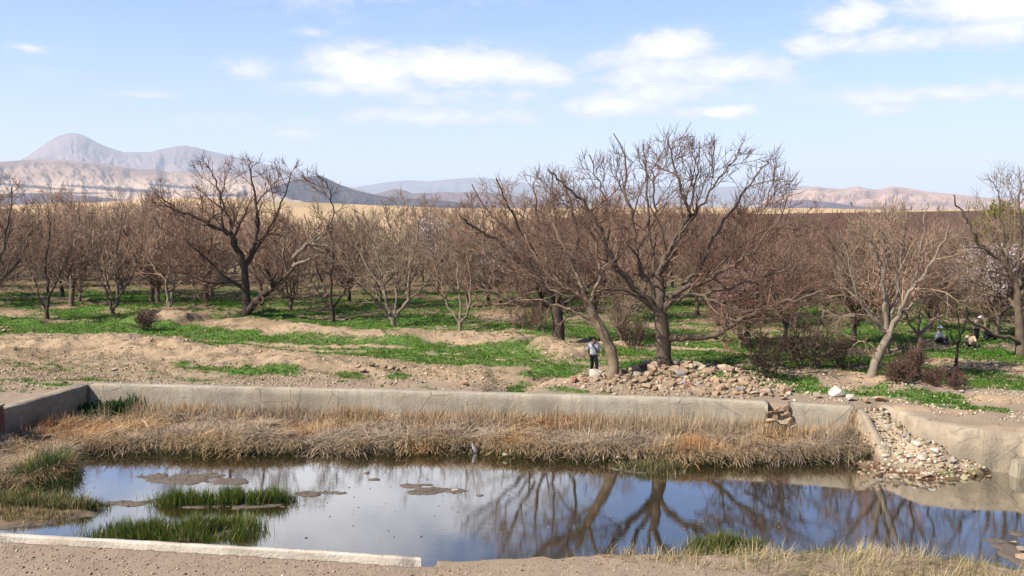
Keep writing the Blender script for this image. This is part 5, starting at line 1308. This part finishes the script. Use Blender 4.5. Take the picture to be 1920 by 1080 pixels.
n = 4200; xx = rng.uniform(10.5, 16.5, n); yy = rng.uniform(26.5, 31, n); ok = sdf(xx, yy, ramp_poly) < 0; xx, yy = xx[ok], yy[ok]; sz = .018 + rng.exponential(.03, len(xx))
chips('gravel', np.stack([xx, yy, land(xx, yy) + sz * .15], -1), np.minimum(sz, .13), [(.46, .38, .28), (.36, .27, .18), (.22, .13, .085), (.54, .46, .36)], m_chip)
n = 9000; xx = rng.uniform(11, 22, n); yy = rng.uniform(26, 34, n); ok = (sdf(xx, yy, pond) > .7) & (fbm(xx / 1.2, yy / .6, 291, 3) > .45) & (sdf(xx, yy, ramp_poly) > .3); xx, yy = xx[ok], yy[ok]
chips('gravel', np.stack([xx, yy, land(xx, yy) + .008], -1), np.minimum(.01 + rng.exponential(.018, len(xx)), .12), [(.5, .4, .28), (.4, .3, .2), (.28, .2, .13), (.66, .56, .42)], m_chip)
n = 420; a_ = rng.uniform(100, 1850, n); b_ = rng.uniform(860, 1010, n); q_ = np.array([G(a, b, 0)[:2] for a, b in zip(a_, b_)]); ok = (fbm(q_[:, 0] / 1.5, q_[:, 1] / .7, 295, 3) > .54) & (land(q_[:, 0], q_[:, 1]) < -.03) & (sdf(q_[:, 0], q_[:, 1], pond) < -.3); q_ = q_[ok]
chips('floating_debris', np.concatenate([q_, np.full((len(q_), 1), .004)], 1), rng.uniform(.012, .05, len(q_)), [(.2, .15, .08), (.4, .32, .2), (.1, .1, .04)], m_chip, flat=.12)
n = 900; ex_ = [(G(a, b, 0)) for a, b in ((345, 897), (805, 921), (575, 927), (250, 945))]
S = []
for (x, y, _), w_ in zip(ex_, (1.4, .8, .5, 1.4)):
    S.append(np.stack([rng.normal(x, w_, 120), rng.normal(y, .22, 120)], -1))
S = np.concatenate(S); zz = land(S[:, 0], S[:, 1]); S = np.concatenate([S, zz[:, None] + .01], 1)[zz > -.02]
if len(S): chips('mud_crumbs', S, rng.uniform(.01, .03, len(S)), [(.2, .16, .12), (.12, .09, .06)], m_chip)
# ------------------------------------------------------------------ people
def cloth_mat(n_, c, r=.9): return mat(n_, base=c, vary=.10, scale=9, rough=r, bump=.15)
m_skin = mat('skin', base=(.36, .20, .13), vary=.05, scale=8, rough=.6); m_hair = mat('dark hair', base=(.02, .015, .012), vary=.1, rough=.6)
m_white = cloth_mat('white cloth', (.82, .83, .86)); m_black = cloth_mat('black cloth', (.018, .019, .024)); m_tan = cloth_mat('tan cloth', (.55, .43, .30)); m_greyc = cloth_mat('grey cloth', (.45, .44, .47)); m_shoe = cloth_mat('white shoe leather', (.7, .68, .64))
def skin(name, chains, m, parent, sub=2):
    """one continuous surface grown over a joint skeleton; chains share joints by name"""
    names, co, rad, edges = {}, [], [], []
    for ch in chains:
        prev = None
        for nm, p, r_ in ch:
            if nm not in names:
                names[nm] = len(co); co.append(p); rad.append(r_)
            if prev is not None: edges.append((prev, names[nm]))
            prev = names[nm]
    me = bpy.data.meshes.new(name); me.from_pydata(co, edges, []); o = bpy.data.objects.new(name, me); C.objects.link(o)
    sk = o.modifiers.new('skin', 'SKIN'); sk.use_smooth_shade = True
    for i, v in enumerate(me.skin_vertices[0].data):
        r_ = rad[i]; v.radius = r_ if isinstance(r_, tuple) else (r_, r_)
        v.use_root = (i == 0)
    o.modifiers.new('sub', 'SUBSURF').levels = sub
    dg = bpy.context.evaluated_depsgraph_get(); me2 = bpy.data.meshes.new_from_object(o.evaluated_get(dg))
    o.modifiers.clear(); o.data = me2; bpy.data.meshes.remove(me); me2.name = name
    me2.materials.clear(); me2.materials.append(m)
    for p in me2.polygons: p.use_smooth = True
    o.parent = parent; return o
def add(a, b): return tuple(a[i] + b[i] for i in range(3))
def person(loc, rz, label, J, top, pants, shoe, scale=1.0, hat=None, strap=False, robe=False, group=None):
    root = empty('person', loc, rz, label=label, cat='person', group=group); root.scale = (scale,) * 3
    arms, hands = [], []
    for s in ('l', 'r'):
        sh, elb, wr = J['sh' + s], J['el' + s], J['wr' + s]; d = Vector(wr) - Vector(elb); d.normalize()
        arms.append([('chest', J['chest'], (.14, .10)), ('sh' + s, sh, .055), ('el' + s, elb, .042), ('wr' + s, wr, .027), ('pm' + s, add(wr, d * .05), (.036, .02)), ('kn' + s, add(wr, d * .085), (.036, .018))])
        side = d.cross(Vector((0, 1, .1))).normalized(); fw = d.cross(side)
        for k in range(4):
            b = Vector(wr) + d * .09 + side * (k - 1.5) * .021; L_ = (.07, .08, .075, .058)[k]
            arms.append([('kn' + s, J['wr' + s], .02), ('f%s%d' % (s, k), tuple(b), .010), ('g%s%d' % (s, k), tuple(b + d * L_ * .5 + fw * .012), .009), ('h%s%d' % (s, k), tuple(b + d * L_ * .85 + fw * .035), .008)])
        b = Vector(wr) + d * .035 + side * .04; arms.append([('pm' + s, wr, .02), ('t%s0' % s, tuple(b), .012), ('t%s1' % s, tuple(b + d * .035 + side * .018), .011), ('t%s2' % s, tuple(b + d * .06 + side * .02), .009)])
    hd = Vector(J['head']); nk = J['neck']; up = (hd - Vector(nk)).normalized()
    ch = [[('pelvis', J['pelvis'], (.13, .10)), ('waist', J['waist'], (.12, .09)), ('chest', J['chest'], (.15, .10)), ('neck', nk, .05), ('jaw', tuple(hd - up * .06 + Vector((0, -.015, 0))), (.058, .062)), ('head', tuple(hd + up * .02), (.075, .088)), ('top', tuple(hd + up * .085), (.055, .065))],
          [('jaw', nk, .05), ('nose', tuple(hd + Vector((0, -.105, -.02))), .014)], [('head', nk, .05), ('earl', tuple(hd + Vector((.082, .0, -.0))), .018)], [('head', nk, .05), ('earr', tuple(hd + Vector((-.082, .0, -.0))), .018)]] + arms
    for s in ('l', 'r'): ch.append([('pelvis', J['pelvis'], .12), ('hip' + s, J['hip' + s], .085), ('kne' + s, J['kne' + s], .055), ('ank' + s, J['ank' + s], .036), ('toe' + s, J['toe' + s], (.035, .025))])
    body = skin('body', ch, m_skin, root)
    # face: brows, eyes and mouth stand a little proud of the head
    bm = bmesh.new()
    for sx in (-.03, .03): bmesh.ops.create_uvsphere(bm, u_segments=8, v_segments=6, radius=.012, matrix=Matrix.Translation(hd + Vector((sx, -.085, .012))))
    bm_obj('eyes', bm, m_black, root, smooth=True)
    bm = bmesh.new(); bmesh.ops.create_uvsphere(bm, u_segments=10, v_segments=6, radius=1, matrix=Matrix.Translation(hd + Vector((0, -.085, -.058))) @ Matrix.Diagonal((.024, .012, .007, 1))); bm_obj('mouth', bm, m_stone_red, root, smooth=True)
    bm = bmesh.new(); bmesh.ops.create_icosphere(bm, subdivisions=3, radius=1, matrix=Matrix.Translation(hd + up * .035 + Vector((0, .014, 0))) @ Matrix.Diagonal((.097, .108, .10, 1)))
    bmesh.ops.delete(bm, geom=[v for v in bm.verts if v.co.z < hd.z + .0 + (.055 if v.co.y < hd.y - .03 else -.045)], context='VERTS'); bm_obj('hair', bm, m_hair, root, smooth=True)
    if hat:
        bm = bmesh.new(); c0 = hd + up * .1
        bmesh.ops.create_cone(bm, cap_ends=True, segments=20, radius1=.18, radius2=.17, depth=.015, matrix=Matrix.Translation(c0)); bmesh.ops.create_uvsphere(bm, u_segments=16, v_segments=8, radius=.115, matrix=Matrix.Translation(c0 + Vector((0, 0, .01)))); bm_obj('hat', bm, hat, root, smooth=True)
    # shirt over torso and sleeves
    sc = []
    for s in ('l', 'r'):
        e = Vector(J['el' + s]); w_ = Vector(J['wr' + s]); end = e + (w_ - e) * .25
        sc.append([('chest', J['chest'], .1), ('s' + s, J['sh' + s], .085), ('e' + s, tuple(e), .066), ('c' + s, tuple(end), .062)])
    skin('shirt' if not robe else 'robe', [[('pelvis', add(J['pelvis'], (0, 0, -.06)), (.19, .135)), ('waist', J['waist'], (.175, .125)), ('chest', J['chest'], (.19, .135)), ('collar', tuple(Vector(nk) - up * .045), (.085, .075))]] + sc, top, root)
    pc = []
    for s in ('l', 'r'):
        a_ = Vector(J['ank' + s]); k_ = Vector(J['kne' + s]); pc.append([('pelvis', J['pelvis'], .14), ('hip' + s, J['hip' + s], .108), ('kne' + s, tuple(k_), .082), ('ank' + s, tuple(a_ + (k_ - a_) * .12), .066)])
    skin('trousers', [[('pelvis', J['pelvis'], (.16, .12)), ('w', add(J['waist'], (0, 0, -.04)), (.15, .11))]] + pc, pants, root)
    for s in ('l', 'r'):
        a_ = Vector(J['ank' + s]); t_ = Vector(J['toe' + s]); d = (t_ - a_); skin('shoe', [[('a', tuple(a_ - d * .25), (.045, .04)), ('b', tuple(a_ + d * .5), (.05, .038)), ('c', tuple(t_ + d * .15), (.042, .028))]], shoe, root, 2)
    if strap:
        c_ = Vector(J['chest']); p_ = Vector(J['pelvis'])
        skin('shoulder_strap', [[('a', tuple(c_ + Vector((-.14, -.03, .16))), .02), ('b', tuple(c_ + Vector((-.04, -.155, .02))), .022), ('c', tuple((c_ + p_) / 2 + Vector((.09, -.145, -.0))), .022), ('d', tuple(p_ + Vector((.2, -.05, .08))), .02)]], m_black, root, 1)
    return root
# walking towards the water, one foot forward, hand low
x, y, _ = W(1113, 686, 36.8)
walk = dict(pelvis=(0, 0, .88), waist=(0, -.02, 1.03), chest=(0, -.04, 1.25), neck=(0, -.06, 1.42), head=(.0, -.10, 1.55), shl=(.18, -.03, 1.35), shr=(-.18, -.03, 1.35), ell=(.30, -.02, 1.10), elr=(-.31, .03, 1.12), wrl=(.27, -.20, .90), wrr=(-.27, -.10, .90),
            hipl=(.09, 0, .80), hipr=(-.09, 0, .80), knel=(.10, -.20, .46), kner=(-.06, .0, .44), ankl=(.08, -.16, .08), ankr=(-.04, .30, .14), toel=(.10, -.34, .04), toer=(-.05, .18, .02))
person((x, y, gz(x, y) + .0), R(8), 'person in white shirt, dark shoulder strap and black trousers walking beside the leaning trunk', walk, m_white, m_black, m_shoe, 1.0, strap=True)
sit = dict(pelvis=(0, 0, .12), waist=(0, -.02, .26), chest=(0, -.06, .48), neck=(0, -.09, .64), head=(0, -.13, .78), shl=(.18, -.06, .57), shr=(-.18, -.06, .57), ell=(.26, -.2, .36), elr=(-.26, -.2, .36), wrl=(.12, -.38, .34), wrr=(-.12, -.38, .34),
           hipl=(.1, -.03, .1), hipr=(-.1, -.03, .1), knel=(.2, -.40, .34), kner=(-.2, -.40, .34), ankl=(.12, -.50, .06), ankr=(-.12, -.50, .06), toel=(.14, -.66, .03), toer=(-.14, -.66, .03))
for px, py, D, rz, top, hat, lb in ((1757, 655, 44.5, .4, m_white, m_white, 'small person in white sitting on the grass between the two slim right trees'),
                                    (1818, 660, 43.5, -.5, m_tan, None, 'person in a tan top sitting on the grass in front of the group, far right'),
                                    (1846, 650, 46, 1.2, m_black, None, 'person in black crouching at the right of the far group')):
    x, y, _ = W(px, py, D); person((x, y, gz(x, y)), rz, lb, sit, top, m_black, m_black, .95, hat=hat)
x, y, _ = W(1829, 652, 45.2)
stand = dict(walk); stand.update(ankr=(-.08, .06, .08), toer=(-.09, -.1, .04), knel=(.1, -.08, .46), ankl=(.09, .0, .08), toel=(.1, -.16, .04), wrl=(.12, -.3, 1.1), wrr=(-.12, -.3, 1.1), head=(0, -.14, 1.52))
person((x, y, gz(x, y)), .6, 'person in a pale top and white hat standing in the far group at right', stand, m_tan, m_black, m_black, .85, hat=m_white)
x, y, _ = W(1874, 668, 43); stone(x, y, gz(x, y) + .12, .3, m_stone_white, 'bright white round stone in the grass right of the far group', i=4)
# ------------------------------------------------------------------ haze
def haze_box():
    bm = bmesh.new(); bmesh.ops.create_cube(bm, size=1)
    lo = Vector((-19000, -450, -60)); hi = Vector((19000, 17000, 900))
    for v in bm.verts: v.co = Vector([(lo[i] + hi[i]) / 2 + v.co[i] * (hi[i] - lo[i]) for i in range(3)])
    m = bpy.data.materials.new('haze air'); m.use_nodes = True
    t = NT(m.node_tree); t.n.clear()
    pv = t.node('ShaderNodeVolumePrincipled'); pv.inputs['Color'].default_value = (.78, .86, 1, 1)
    pv.inputs['Density'].default_value = HAZE
    o = t.node('ShaderNodeOutputMaterial'); t.l.new(pv.outputs[0], o.inputs['Volume'])
    tag(bm_obj('haze', bm, m), kind='stuff')
HAZE = 7.5e-5
haze_box()
